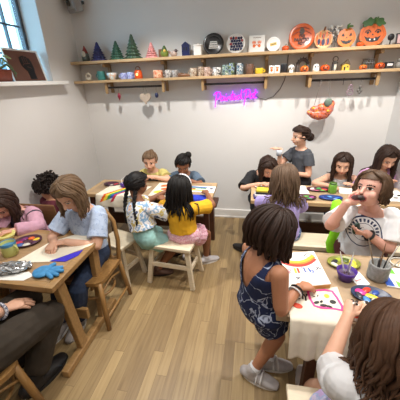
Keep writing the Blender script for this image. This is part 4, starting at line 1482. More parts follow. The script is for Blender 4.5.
brush((.53, 1.36, Z + .03), (.50, 1.41, Z + .15), 'white paintbrush leaning left in the purple cup')
brush((.545, 1.355, Z + .03), (.565, 1.40, Z + .155), 'white paintbrush leaning right in the purple cup')
brush((.54, 1.375, Z + .03), (.545, 1.36, Z + .14), 'pale lilac paintbrush upright in the purple cup', 'b9a8d0')
gj = thing('brush_jar', (.71, 1.40, Z), 'grey speckled jar crammed with paintbrushes', 'jar')
GRJ = mat('grey speckled glaze', '8f8f8d', .6, .25, 60)
MB().lathe([(0, 0), (.046, 0), (.052, .01), (.053, .09), (.05, .1), (.045, .098), (.046, .012), (0, .01)], n=26).build('jar', GRJ, gj)
BJ = [((.70, 1.40), (.635, 1.43, .235), 'longest brown paintbrush sticking out to the left of the grey jar', '8a7a68'), ((.71, 1.39), (.695, 1.39, .15), 'stubby black handled brush at the left of the grey jar', '29272a'), ((.72, 1.395), (.73, 1.38, .155), 'black handled brush in the middle of the grey jar', '232124'),
      ((.725, 1.41), (.79, 1.43, .2), 'white paintbrush leaning right out of the grey jar', 'd8d4cc'), ((.715, 1.41), (.74, 1.46, .19), 'brown paintbrush leaning back in the grey jar', '7a5a40'), ((.73, 1.40), (.80, 1.385, .15), 'thin pale brush lowest on the right of the grey jar', 'c9c2b4'), ((.70, 1.385), (.68, 1.365, .14), 'dark brush at the near side of the grey jar', '3a3436')]
for (a, b, l, c) in BJ:
    brush((a[0], a[1], Z + .016), (b[0], b[1], TH + b[2]), l, c)
flat('paint_card', [([(.59, 1.30), (.655, 1.335), (.63, 1.44), (.56, 1.40)], PAPERW, .004), (stroke([(.585, 1.35), (.62, 1.37)], .008), mat('paint d98a8a', 'd98a8a', .6), .0006)], 'white card with a pink smear between the purple cup and the grey jar', 'card')
flat('canvas_sheet', [([(.735, 1.33), (.97, 1.30), (.97, 1.50), (.755, 1.50)], PAPERW, .006), ([(.735, 1.335), (.775, 1.33), (.775, 1.45), (.748, 1.45)], mat('paint 2f5fc5', '2f5fc5', .6), .0008), ([(.75, 1.45), (.82, 1.44), (.82, 1.49), (.757, 1.495)], mat('paint 6ac53a', '6ac53a', .6), .0008),
                      ([(.79, 1.33), (.83, 1.32), (.82, 1.36), (.795, 1.38)], mat('paint 8ad05a', '8ad05a', .6), .0008)], 'white canvas edged with blue and green right of the grey jar', 'canvas')
cp_ = thing('plastic_tray', (.90, 1.555, Z), 'round clear plastic tray at the far edge of the front right table', 'tray')
MB().tube([(.06 * cos(w), .05 * sin(w), .008) for w in [2 * pi * k / 28 for k in range(29)]], .004, 6, cap=None).build('tray_rim', mat('clear plastic rim', 'd6d3ca', .2), cp_)
MB().lathe([(0, 0), (.06, 0), (.06, .003), (0, .003)], n=28, sy=.85).build('disc', mat('clear plastic', 'c4ab88', .15), cp_)
rp = thing('red_paint_pot', (.505, 1.09, Z), 'small red paint puddle on white paper by the hand of the girl in white', 'paint')
MB().lathe([(0, 0), (.03, 0), (.033, .006), (0, .006)], n=20).build('paper', PAPERW, rp)
MB().ell((0, 0, .007), (.024, .018, .004), n=16, m=8).build('red_paint', mat('paint d9482a', 'd9482a', .6), rp)
flat('paper_sheet', [([(.165, 1.215), (.205, 1.2), (.21, 1.16), (.18, 1.13), (.155, 1.16)], PAPERW, .004)], 'white paper scrap with a black mark at the left edge of the front right table', 'paper')

# ---------------------------------------------------------------- people
SKIN_F = dict(fair='d9a88c', pink='dba491', tan='b97f5e', brown='8a5a3e', olive='c08d6c')


def skin_mats(tone):
    c = SKIN_F[tone]
    lips = {'fair': 'b8655c', 'pink': 'b8605c', 'tan': '94503f', 'brown': '6e3a30', 'olive': 'a05c4c'}[tone]
    return [mat('skin ' + tone, c, .55, .04, 20), mat('eye white', 'e9e6e0', .3, 0), mat('eye iris', '2b1c14', .25, 0), mat('lips ' + tone, lips, .5, .05), mat('mouth dark', '3a1210', .6, 0)]


def evaluated(mb, voxel, name, smooth_it=2):
    o = mb.build(name, [], normals=False)
    r = o.modifiers.new('r', 'REMESH')
    r.mode = 'VOXEL'
    r.voxel_size = voxel
    r.use_smooth_shade = True
    if smooth_it:
        s = o.modifiers.new('s', 'SMOOTH')
        s.factor = .5
        s.iterations = smooth_it
    dg = bpy.context.evaluated_depsgraph_get()
    me = bpy.data.meshes.new_from_object(o.evaluated_get(dg))
    bpy.data.objects.remove(o)
    return me


def me_np(me):
    n = len(me.vertices)
    a = np.empty(n * 3)
    me.vertices.foreach_get('co', a)
    return a.reshape(n, 3)


def me_centres(me):
    n = len(me.polygons)
    a = np.empty(n * 3)
    me.polygons.foreach_get('center', a)
    return a.reshape(n, 3)


def link_mesh(me, name, mats, parent):
    me.name = name
    me.materials.clear()
    for m in mats if isinstance(mats, (list, tuple)) else [mats]:
        me.materials.append(m)
    o = bpy.data.objects.new(name, me)
    COL.objects.link(o)
    o.parent = parent
    return o


def ik(p0, p1, l1, l2, pole):
    d = p1 - p0
    L = min(d.length, (l1 + l2) * .995)
    L = max(L, abs(l1 - l2) * 1.05 + .01)
    d.normalize()
    p1 = p0 + d * L
    a = (l1 * l1 - l2 * l2 + L * L) / (2 * L)
    h = math.sqrt(max(0, l1 * l1 - a * a))
    pl = Vector(pole)
    pl = pl - d * pl.dot(d)
    if pl.length < 1e-4:
        pl = d.orthogonal()
    pl.normalize()
    return p0 + d * a + pl * h, p1


class Kid:
    """one figure: k = dict of world positions; every mesh is built relative to the root"""

    def __init__(s, label, root, S, hip, neck, head, face, chest, lhand, rhand, lfoot, rfoot, skin='fair', G=1., hs=1., tilt=None,
                 lpole=None, rpole=None, lkpole=None, rkpole=None, pelvis=None, voxel=.005, curl=.8, group=None, lpalm=None, rpalm=None,
                 mouth=False, lfdir=None, rfdir=None, bend=0., cat='person', armk=1., toe=None):
        s.S, s.G, s.skin, s.voxel = S, G, skin, voxel
        s.root = thing('person', (root[0], root[1], 0), label, cat, group)
        O = Vector((root[0], root[1], 0))
        W = lambda p: Vector(p) - O
        s.W = W
        s.hip, s.neck, s.head = W(hip), W(neck), W(head)
        f = Vector(face).normalized()
        s.f = f
        up = Vector(tilt) if tilt else Vector((0, 0, 1))
        s.r = f.cross(up).normalized()
        s.u = s.r.cross(f).normalized()
        s.hs = hs
        ax = (s.neck - s.hip).normalized()
        s.ax = ax
        cf = Vector((chest[0], chest[1], 0)).normalized()
        s.side = cf.cross(Vector((0, 0, 1))).normalized()        # the figure's right
        s.cf = ax.cross(s.side) * -1
        if s.cf.dot(cf) < 0:
            s.cf = -s.cf
        pf = Vector((pelvis[0], pelvis[1], 0)).normalized() if pelvis else cf
        s.pside = pf.cross(Vector((0, 0, 1))).normalized()
        s.pf = pf
        L = (s.neck - s.hip).length
        mid = (s.hip + s.neck) / 2 - s.cf * (.03 * S + bend)
        s.bez = (s.hip - ax * .05 * S, mid, s.neck)
        g = S * G
        s.prof = [(0., .100, .085), (.1, .122, .098), (.25, .112, .092), (.42, .104, .086), (.6, .114, .09), (.75, .124, .088), (.86, .112, .072), (.94, .075, .055), (1., .048, .047)]
        s.prof = [(t, a * g, b * g) if t < .9 else (t, a * S * (1 + (G - 1) * .5), b * S * (1 + (G - 1) * .5)) for t, a, b in s.prof]
        # arms
        s.arms = {}
        ul, fl = .215 * S * armk, .185 * S * armk
        for key, sg, hand, pole, palm, fd in (('r', 1, rhand, rpole, rpalm, rfdir), ('l', -1, lhand, lpole, lpalm, lfdir)):
            sh = s.pt(.84) + s.side * sg * .118 * g
            pole = Vector(pole) if pole else (s.side * sg * .6 - Vector((0, 0, 1)) * .8 - s.cf * .3)
            el, wr = ik(sh, W(hand), ul, fl, pole)
            s.arms[key] = (sh, el, wr, sg, Vector(palm) if palm else None, Vector(fd) if fd else None)
        # legs
        s.legs = {}
        tl, sl = .29 * S, .285 * S
        for key, sg, foot, pole in (('r', 1, rfoot, rkpole), ('l', -1, lfoot, lkpole)):
            hj = s.hip + s.pside * sg * .062 * g - Vector((0, 0, .01))
            fp, fdir = foot
            an = W(fp) + Vector((0, 0, .055 * S))
            pole = Vector(pole) if pole else (s.pf + Vector((0, 0, .4)))
            kn, an = ik(hj, an, tl, sl, pole)
            s.legs[key] = (hj, kn, an, Vector((fdir[0], fdir[1], fdir[2] if len(fdir) > 2 else 0)).normalized(), sg)
        s.mouth = mouth
        s.curl = curl
        s.body()

    def pt(s, t):
        a, b, c = s.bez
        return a * (1 - t) ** 2 + b * 2 * t * (1 - t) + c * t * t

    def wd(s, t):
        for (t0, a0, b0), (t1, a1, b1) in zip(s.prof, s.prof[1:]):
            if t <= t1:
                k = (t - t0) / (t1 - t0)
                return a0 + (a1 - a0) * k, b0 + (b1 - b0) * k
        return s.prof[-1][1:]

    def torso(s, mb, t0, t1, off, n=20, cap='round', flare=0., steps=14):
        pts, rad, sides = [], [], []
        for i in range(steps + 1):
            t = t0 + (t1 - t0) * i / steps
            a, b = s.wd(t)
            k = flare * (1 - i / steps)
            pts.append(s.pt(t))
            rad.append((a + off + k, b + off + k))
            sides.append(s.pside.lerp(s.side, min(1, max(0, t * 1.3))))
        mb.tube(pts, rad, n, cap=cap, side=sides)

    def arm(s, mb, key, k0, k1, off, cap='round', flare=0.):
        """arm span: 0 shoulder, 1 elbow, 2 wrist"""
        sh, el, wr, sg = s.arms[key][:4]
        S, g = s.S, s.S * (1 + (s.G - 1) * .7)
        R = lambda k: (.041 + (.033 - .041) * k if k < 1 else .033 + (.022 - .033) * (k - 1)) * g * (1 + .08 * sin(pi * min(1, abs(k - .5))) if k < 1 else 1)
        P = lambda k: sh.lerp(el, k) if k < 1 else el.lerp(wr, k - 1)
        ks = [k0 + (k1 - k0) * i / 10 for i in range(11)]
        if k0 < 1 < k1:
            ks = sorted(set(ks + [.9, 1., 1.1]))
        mb.tube([P(k) for k in ks], [R(k) + off + flare * (k - k0) / max(.01, k1 - k0) for k in ks], 14, cap=cap)

    def leg(s, mb, key, k0, k1, off, cap='round', flare=0.):
        hj, kn, an, fd, sg = s.legs[key]
        g = s.S * (1 + (s.G - 1) * .8)

        def R(k):
            if k < 1:
                r = .07 + (.047 - .07) * k
            else:
                q = k - 1
                r = .047 + .004 * sin(pi * min(1, q * 2)) - .02 * q
            return r * g
        P = lambda k: hj.lerp(kn, k) if k < 1 else kn.lerp(an, k - 1)
        ks = [k0 + (k1 - k0) * i / 12 for i in range(13)]
        if k0 < 1 < k1:
            ks = sorted(set(ks + [.9, 1., 1.1]))
        mb.tube([P(k) for k in ks], [R(k) + off + flare * (k - k0) / max(.01, k1 - k0) for k in ks], 14, cap=cap)

    def hf(s, x, y, z):
        """head frame: x right, y forward, z up (metres at hs=1)"""
        return s.head + (s.r * x + s.f * y + s.u * z) * s.hs

    def body(s):
        S, hs = s.S, s.hs
        mb = MB()
        s.torso(mb, 0., 1., 0)
        # neck and head
        mb.tube([s.pt(.93), s.neck, s.hf(0, -.02, -.06)], [.05 * S, .043 * S, .042 * hs], 14)
        Mh = Matrix((s.r, s.f, s.u)).transposed()
        mb.ell(s.hf(0, -.008, .018), (.073 * hs, .09 * hs, .086 * hs), Mh, n=24, m=16)
        mb.ell(s.hf(0, .022, -.04), (.057 * hs, .062 * hs, .058 * hs), Mh, n=20, m=14)
        mb.ell(s.hf(0, .05, -.078), (.024 * hs, .022 * hs, .02 * hs), Mh, n=12, m=8)
        for q in (-1, 1):
            mb.ell(s.hf(q * .036, .052, -.032), (.024 * hs, .022 * hs, .026 * hs), Mh, n=12, m=8)
            mb.ell(s.hf(q * .073, -.005, -.012), (.01 * hs, .018 * hs, .027 * hs), Mh, n=12, m=8)
        mb.tube([s.hf(0, .078, .006), s.hf(0, .092, -.016), s.hf(0, .097, -.026)], [.008 * hs, .0095 * hs, .012 * hs], 10)
        mb.ell(s.hf(0, .08, -.052), (.02 * hs, .01 * hs, .011 * hs), Mh, n=12, m=8)
        for k in ('l', 'r'):
            s.arm(mb, k, 0, 2, 0)
            sh, el, wr, sg, palm, fd = s.arms[k]
            mb.ell(sh, (.045 * S * s.G,) * 3, n=14, m=10)
            s.leg(mb, k, 0, 2, 0)
            hj, kn, an, fdir, sg2 = s.legs[k]
            mb.ell(hj, (.078 * S * s.G,) * 3, n=14, m=10)
            foot_up = Vector((0, 0, 1))
            mb.tube([an - fdir * .02 * S - Vector((0, 0, .025 * S)), an + fdir * .05 * S - Vector((0, 0, .03 * S)), an + fdir * .115 * S - Vector((0, 0, .037 * S))],
                    [(.024 * S, .026 * S), (.03 * S, .022 * S), (.028 * S, .013 * S)], 12, side=fdir.cross(foot_up))
        s.hands = {}
        fingers = MB()
        for k in ('l', 'r'):
            sh, el, wr, sg, palm, fd = s.arms[k]
            d = (fd if fd else (wr - el)).normalized()
            n = palm if palm else Vector((0, 0, -1))
            n = n - d * n.dot(d)
            if n.length < .05:
                n = -s.cf - d * (-s.cf).dot(d)
            n.normalize()
            th = (d.cross(n)) * sg
            q = S * .95
            pc = wr + d * .035 * q
            mb.tube([wr - d * .012 * q, wr + d * .01 * q, wr + d * .04 * q, wr + d * .062 * q], [(.019 * q, .017 * q), (.024 * q, .014 * q), (.031 * q, .0125 * q), (.029 * q, .010 * q)], 14, side=th)
            mb.tube([wr + d * .015 * q + th * .012 * q, wr + d * .035 * q + th * .024 * q + n * .004 * q], [.012 * q, .011 * q], 10)
            s.hands[k] = (wr, d, n, th)
            for i, (x, ln, y0) in enumerate(((.0225, .05, .06), (.0075, .056, .064), (-.0075, .052, .062), (-.0215, .041, .055))):
                p = wr + d * (y0 - .012) * q + th * x * q
                dd = (d + th * x * 3.).normalized()
                pts = [p]
                c = s.curl * (1 - .12 * (i == 0))
                for seg, fr in ((1, .45), (2, .32), (3, .25)):
                    a = c * (.35 + .45 * seg) * .55
                    v = dd * cos(a) + n * sin(a)
                    p = p + v * ln * fr * q
                    pts.append(p)
                pts.insert(1, pts[0].lerp(pts[1], .5))
                fingers.tube(pts, [.0078 * q, .0078 * q, .0075 * q, .0068 * q, .0058 * q], 8)
            p = wr + d * .022 * q + th * .018 * q
            v = (d * .75 + th * .75 + n * .25).normalized()
            p1 = p + v * .026 * q
            p2 = p1 + (d * .95 + th * .1 + n * .35).normalized() * .022 * q
            p3 = p2 + (d * .9 - th * .25 + n * .4).normalized() * .017 * q
            fingers.tube([p, p1, p2, p3], [.0105 * q, .0095 * q, .0085 * q, .0068 * q], 8)
        me = evaluated(mb, s.voxel, 'body', 2)
        # fingers join the same mesh
        bm = bmesh.new()
        bm.from_mesh(me)
        vs = [bm.verts.new(p) for p in fingers.v]
        for fc in fingers.f:
            try:
                bm.faces.new([vs[i] for i in fc]).smooth = True
            except ValueError:
                pass
        bm.to_mesh(me)
        bm.free()
        # facial colours
        C = me_centres(me) - np.array(s.head)
        X = C @ np.array(s.r) / hs
        Y = C @ np.array(s.f) / hs
        Zz = C @ np.array(s.u) / hs
        mi = np.zeros(len(C), dtype=np.int32)
        front = Y > .045
        for q in (-1, 1):
            e = ((X - q * .03) / .0138) ** 2 + ((Zz - .002) / .0068) ** 2
            mi[front & (e < 1)] = 1
            e = ((X - q * .03) / .0078) ** 2 + ((Zz - .002) / .0082) ** 2
            mi[front & (e < 1)] = 2
            e = (np.abs(X - q * .031) < .019) & (np.abs(Zz - (.023 - 14 * (X - q * .031) ** 2)) < .0032)
            mi[front & e] = 2
            e = (np.abs(X - q * .03) < .0165) & (np.abs(Zz - (.0105 - 18 * (X - q * .03) ** 2)) < .0022)
            mi[front & e] = 2
        if s.mouth:
            e = (X / .026) ** 2 + ((Zz + .056) / .02) ** 2
            mi[front & (e < 1)] = 3
            e = (X / .021) ** 2 + ((Zz + .056) / .015) ** 2
            mi[front & (e < 1)] = 4
        else:
            e = (X / .021) ** 2 + ((Zz + .053) / .0075) ** 2
            mi[front & (e < 1)] = 3
        o = link_mesh(me, 'body', skin_mats(s.skin), s.root)
        me.polygons.foreach_set('material_index', mi)
        me.polygons.foreach_set('use_smooth', np.ones(len(me.polygons), dtype=bool))
        s.body_o = o

    # -------------------------------------------------------- clothes
    def garment(s, name, mb, m, voxel=None, wr=.004, cut=None, polymat=None, freq=14., smooth_it=2):
        me = evaluated(mb, voxel or s.voxel, name, smooth_it)
        V = me_np(me)
        N = np.empty(len(V) * 3)
        me.vertices.foreach_get('normal', N)
        N = N.reshape(-1, 3)
        off = Vector((s.root.location.x * 3, s.root.location.y * 3, 0))
        if wr:
            dd = np.array([mnoise.noise(Vector((p[0] * freq, p[1] * freq, p[2] * freq * .7)) + off) + .5 * mnoise.noise(Vector(p) * freq * 2.3 + off) for p in V])
            V = V + N * (dd * wr)[:, None]
            me.vertices.foreach_set('co', V.ravel())
        # body coordinates (right, forward, along) carried on the garment for its prints
        D = V - np.array(s.pt(.6))
        loc = np.stack([D @ np.array(s.side), D @ np.array(s.cf), D @ np.array(s.ax)], 1)
        at = me.attributes.new('cloth', 'FLOAT_VECTOR', 'POINT')
        at.data.foreach_set('vector', loc.astype(np.float32).ravel())
        if cut:
            bm = bmesh.new()
            bm.from_mesh(me)
            dead = []
            A, B, Cc = np.array(s.side), np.array(s.cf), np.array(s.ax)
            o0 = np.array(s.pt(.6))
            for fc in bm.faces:
                c = np.array(fc.calc_center_median()) - o0
                if cut(c @ A / s.S, c @ B / s.S, c @ Cc / s.S):
                    dead.append(fc)
            bmesh.ops.delete(bm, geom=dead, context='FACES')
            bm.to_mesh(me)
            bm.free()
        o = link_mesh(me, name, m, s.root)
        me.polygons.foreach_set('use_smooth', np.ones(len(me.polygons), dtype=bool))
        return o

    def shirt(s, m, sleeve=.55, t0=.08, t1=.93, off=.011, name='shirt', flare=.006, sflare=.012, cut=None, wr=.005, sides='lr', hem=0.):
        mb = MB()
        s.torso(mb, t0, t1, off, cap='flat', flare=flare)
        for k in sides:
            if sleeve > 0:
                s.arm(mb, k, 0, sleeve, off + .003, cap='flat', flare=sflare)
                mb.ell(s.arms[k][0] - s.arms[k][3] * s.side * .01, (.047 * s.S * s.G + off,) * 3, n=14, m=10)
        if t0 < .1:      # lower edge of a loose top hangs over the hips
            pass
        return s.garment(name, mb, m, cut=cut, wr=wr)

    def shorts(s, m, k1=.55, off=.012, t1=.28, name='shorts', flare=.012, wr=.004):
        mb = MB()
        s.torso(mb, 0, t1, off - .002, cap='round')
        for k in 'lr':
            s.leg(mb, k, 0, k1, off, cap='flat', flare=flare)
            mb.ell(s.legs[k][0], (.08 * s.S * s.G + off,) * 3, n=14, m=10)
        return s.garment(name, mb, m, wr=wr)

    def shoes(s, m, sole, sock=None, name='shoe', straps=None, fk=1.):
        S = s.S * fk
        for k in 'lr':
            hj, kn, an, fd, sg = s.legs[k]
            up = Vector((0, 0, 1))
            up = (up - fd * up.dot(fd)).normalized()
            sd = fd.cross(up)
            mb = MB()
            b = an - up * .03 * S
            mb.tube([b - fd * .045 * S + up * .012 * S, b - fd * .02 * S + up * .012 * S, b + fd * .03 * S + up * .006 * S, b + fd * .09 * S - up * .004 * S, b + fd * .135 * S - up * .01 * S],
                    [(.03 * S, .03 * S), (.037 * S, .036 * S), (.039 * S, .033 * S), (.041 * S, .025 * S), (.03 * S, .016 * S)], 14, side=sd)
            mb.tube([b + up * .01 * S, an + up * .012 * S], [.036 * S, .037 * S], 12)
            me = evaluated(mb, .005, name, 2)
            o = link_mesh(me, name, m, s.root)
            me.polygons.foreach_set('use_smooth', np.ones(len(me.polygons), dtype=bool))
            out = []
            for q in range(24):
                w = 2 * pi * q / 24
                x = cos(w)
                out.append((.045 * S + .102 * S * x, (.04 + .004 * x) * S * sin(w)))
            M = Matrix((fd, sd, up)).transposed().to_4x4()
            M.translation = b - up * .026 * S
            MB().prism(out, -.008 * S, .012 * S, M=M).build('sole', sole, o)
            if straps:
                mb = MB()
                for y in (.03, .055):
                    mb.tube([b + fd * y * S + sd * (.041 * S * cos(w)) + up * (.006 * S + .034 * S * sin(w)) for w in [pi * q / 8 for q in range(9)]], (.006 * S, .006 * S), 6)
                mb.build('strap', straps, o)
            if sock:
                mb = MB()
                mb.tube([an + up * .0, an.lerp(kn, .16)], [.034 * S, .036 * S], 12, cap='flat')
                mb.build('sock', sock, s.root)

    # -------------------------------------------------------- hair
    def push(s, p, pad):
        """keep a hanging lock outside the torso and shoulders"""
        for t in [k / 14 for k in range(15)]:
            pass
        best, bt = 1e9, 0
        for k in range(15):
            t = k / 14
            q = (p - s.pt(t)).length
            if q < best:
                best, bt = q, t
        c = s.pt(bt)
        a, b = s.wd(bt)
        d = p - c
        x, y = d.dot(s.side), d.dot(s.cf)
        e = math.sqrt((x / (a + pad)) ** 2 + (y / (b + pad)) ** 2)
        if 1e-4 < e < 1 and bt < .999:
            p = c + s.side * x / e + s.cf * y / e + s.ax * d.dot(s.ax)
        for kk in 'lr':
            sh, el = s.arms[kk][0], s.arms[kk][1]
            v = el - sh
            t = max(0, min(1, (p - sh).dot(v) / v.length_squared))
            cc = sh + v * t
            d = p - cc
            R = .042 * s.S * s.G + pad
            if d.length < R and d.length > 1e-4:
                p = cc + d * (R / d.length)
        return p

    def hair(s, m, style='long', length=.2, n=90, wave=.006, thick=.012, seed=1, fringe=.0, a0=58, vol=.012, part=0., spread=.0, tie=(0, -.1, .02), capu=.058, droop=None, end=(1, .25)):
        rnd = random.Random(seed)
        hs = s.hs
        Mh = Matrix((s.r, s.f, s.u)).transposed()
        mb = MB()
        cap = MB()
        cap.ell((0, -.008, .018), (.079, .096, .092), n=40, m=28)
        keep = []
        for fc in cap.f:
            c = sum((cap.v[i] for i in fc), Vector()) / len(fc)
            faceside = c.y > .018 + .35 * max(0, .03 - abs(c.x) * .3) and c.z < capu + .012 * (1 - abs(c.x) / .08)
            low = c.z < -.055 or (c.y > -.015 and c.z < .004 and abs(c.x) > .05)
            if not (faceside or low):
                keep.append(fc)
        mb.add([s.hf(*p) for p in cap.v], keep, 0, True)

        def sc(az, pol, off):
            return Vector(((.077 + off) * sin(pol) * sin(az), (.094 + off) * sin(pol) * cos(az) - .008, (.09 + off) * cos(pol) + .018))
        g = Vector((0, 0, -1))
        if style in ('long', 'bob', 'curly'):
            for i in range(n):
                az = rnd.uniform(-180, 180)
                front = abs(az) < a0
                sgn = 1 if az > part * 60 else -1
                az1 = az
                if front:
                    az1 = sgn * rnd.uniform(a0, a0 + 26)
                off0 = rnd.uniform(.003, vol)
                pts = []
                pol0 = radians(rnd.uniform(2, 22))
                isfr = front and rnd.random() < fringe
                pol1 = radians(rnd.uniform(88, 104))
                if isfr:
                    az1 = az
                    pol1 = radians(rnd.uniform(62, 72))
                K = 8
                for k in range(K):
                    t = k / (K - 1)
                    a = radians(az + (az1 - az) * min(1, t * 1.4))
                    p = sc(a, pol0 + (pol1 - pol0) * t, off0 * (.5 + .5 * t))
                    if pol0 + (pol1 - pol0) * t < .01:
                        continue
                    p.x += part * .03 * (1 - t)
                    pts.append(s.hf(*p))
                if not isfr:
                    p = pts[-1].copy()
                    out = (p - s.head)
                    out.z = 0
                    out = out.normalized()
                    ph, ph2 = rnd.uniform(0, 6.28), rnd.uniform(0, 6.28)
                    steps = 9
                    L = length * rnd.uniform(.82, 1.05)
                    vel = (pts[-1] - pts[-2]).normalized()
                    tdir = out.cross(g).normalized()
                    for k in range(1, steps + 1):
                        t = k / steps
                        vel = (vel * .55 + g * .45 + out * spread * (1 - t)).normalized()
                        p = p + vel * L / steps
                        w = wave * (.4 + t)
                        q = p + tdir * w * sin(ph + t * 9) + out * w * cos(ph2 + t * 8)
                        q = s.push(q, .024)
                        p = p * .5 + (q - tdir * w * sin(ph + t * 9) - out * w * cos(ph2 + t * 8)) * .5
                        pts.append(q)
                N = len(pts)
                r0 = thick * rnd.uniform(.75, 1.2)
                rad = [r0 * hs * (.55 + .45 * min(1, k / 3)) * (1 if k < N * .6 else 1 - (1 - end[1]) * ((k / (N - 1)) - .6) / .4) for k in range(N)]
                mb.tube(pts, [(x * 1.15, x * .7) for x in rad], 6, side=None)
            if style == 'curly':
                for i in range(170):
                    az, pol = rnd.uniform(-180, 180), radians(rnd.uniform(0, 118))
                    if abs(az) < 62 and pol > radians(58):
                        continue
                    p = sc(radians(az), pol, rnd.uniform(.008, .035))
                    r = rnd.uniform(.01, .019)
                    c0 = s.hf(*p)
                    e1, e2 = Vector((rnd.gauss(0, 1), rnd.gauss(0, 1), rnd.gauss(0, 1))).normalized(), None
                    e2 = e1.orthogonal().normalized()
                    e3 = e1.cross(e2)
                    mb.tube([c0 + (e2 * cos(w) + e3 * sin(w)) * r + e1 * .004 * w for w in [1.1 * k for k in range(7)]], .0075, 5)
        else:      # pulled back to a tie
            T = Vector(tie)
            Tw = T.normalized()
            for i in range(n):
                az = rnd.uniform(-180, 180)
                pol = radians(rnd.uniform(50, 62) if abs(az) < 60 else rnd.uniform(60, 104))
                d0 = Vector((sin(pol) * sin(radians(az)), sin(pol) * cos(radians(az)), cos(pol)))
                pts = []
                o_ = rnd.uniform(.002, vol)
                for k in range(8):
                    t = k / 7
                    d = (d0 * (1 - t) + Tw * t)
                    if d.length < .05:
                        d = d + Vector((0, 0, .3))
                    d.normalize()
                    p = Vector(((.078 + o_) * d.x, (.095 + o_) * d.y - .008, (.091 + o_) * d.z + .018))
                    pts.append(s.hf(*p))
                pts.append(s.hf(*(T * 1.02)))
                r0 = thick * rnd.uniform(.6, 1.)
                mb.tube(pts, [r0 * hs * q for q in (.5, .8, 1, 1, 1, .9, .8, .7, .6)], 6)
            if style == 'bun':
                c = s.hf(*(T * 1.22))
                R = length
                mb.ell(c, R * .85, n=16, m=12)
                for k in range(16):
                    e1 = Vector((rnd.gauss(0, 1), rnd.gauss(0, 1), rnd.gauss(0, 1))).normalized()
                    e2 = e1.orthogonal().normalized()
                    e3 = e1.cross(e2)
                    mb.tube([c + (e2 * cos(w) + e3 * sin(w)) * R * .85 + e1 * R * .25 for w in [.5 * q for q in range(10)]], R * .2, 6)
            elif style == 'pony':
                c = s.hf(*(T * 1.05))
                out = (c - s.head)
                out.z = max(0, out.z)
                out = out.normalized()
                for k in range(26):
                    jit = Vector((rnd.gauss(0, 1), rnd.gauss(0, 1), rnd.gauss(0, 1))) * .012
                    pts = [c + jit * .3]
                    vel = (out * .8 + g * .3).normalized()
                    p = c.copy()
                    L = length * rnd.uniform(.8, 1.05)
                    for q in range(1, 9):
                        vel = (vel * .6 + g * .4).normalized()
                        p = p + vel * L / 8
                        pp = s.push(p + jit * (.6 + q * .16), .02)
                        pts.append(pp)
                    mb.tube(pts, [thick * .7 * (1 if q < 6 else 1.6 - q * .11) for q in range(9)], 6)
            elif style == 'braids':
                for sg in (-1, 1):
                    p = s.hf(sg * .06, -.05, -.05)
                    tgt = s.pt(.55) + s.side * sg * (.075 * s.S) - s.cf * (.1 * s.S)
                    path = [p]
                    for k in range(1, 18):
                        t = k / 17
                        q = p.lerp(tgt, t) - s.cf * .02 * sin(pi * t)
                        path.append(s.push(q, .02))
                    for k in range(len(path) - 1):
                        d = (path[k + 1] - path[k])
                        d2 = s.side
                        o2 = d2 * .008 * (1 if k % 2 else -1)
                        e = d.normalized()
                        mb.tube([path[k] - e * .006 + o2, path[k + 1] + e * .006 + o2 * -.4], [.016 * (1 - .3 * k / 17), .015 * (1 - .3 * k / 17)], 8)
                    mb.tube([path[-1], path[-1] - Vector((0, 0, .03)), path[-1] - Vector((0, 0, .06))], [.011, .013, .003], 8)
        return mb.build('hair', m, s.root, normals=False)

    def band(s, m, y=.02, r=.006, z0=.02, name='headband'):
        pts = []
        for k in range(17):
            w = pi * k / 16
            pts.append(s.hf(.093 * cos(w), y - .01 + .004 * sin(w), .02 + .108 * sin(w)))
        return MB().tube(pts, (r, r), 8).build(name, m, s.root)

    def wristband(s, key, m, k=1.9, w=.006, name='bracelet', extra=.004):
        sh, el, wr, sg = s.arms[key][:4]
        c = el.lerp(wr, k - 1)
        d = (wr - el).normalized()
        R = .026 * s.S + extra
        a, b = frame_of(d)
        return MB().tube([c + (a * cos(q) + b * sin(q)) * R for q in [2 * pi * i / 18 for i in range(19)]], w, 6, cap=None).build(name, m, s.root)


def hairmat(name, c, var=.25):
    return mat(name, c, .55, var, 55, .15, stretch=(1, 1, .25), spec=.25)


HB = hairmat('dark brown hair', '2f1f17')
HBL = hairmat('black hair', '15110f')
HM = hairmat('mid brown hair', '5a4030')
HLB = hairmat('light brown hair', '5d4939')
HD = hairmat('dark blond hair', '6d5640')


def pattern_cloth(name, base, fn=None, rough=.85):
    return mat(name, base, rough, .05, 30, .08)


SOLE_W = mat('white shoe sole', 'e4e0da', .6, .03)
SOLE_D = mat('dark shoe sole', '26221f', .7, .1)
SH_W = mat('pale grey sneaker', 'b9b3b2', .7, .1, 30)
SH_D = mat('black shoe', '1e1b1b', .6, .1)
SH_P = mat('pale shoe', 'a9a19c', .7, .12, 30)
WHITE_T = mat('white cotton', 'e6e5e6', .9, .03, 20, .06)
DENIM = mat('dark denim', '27344d', .9, .2, 50, .1)


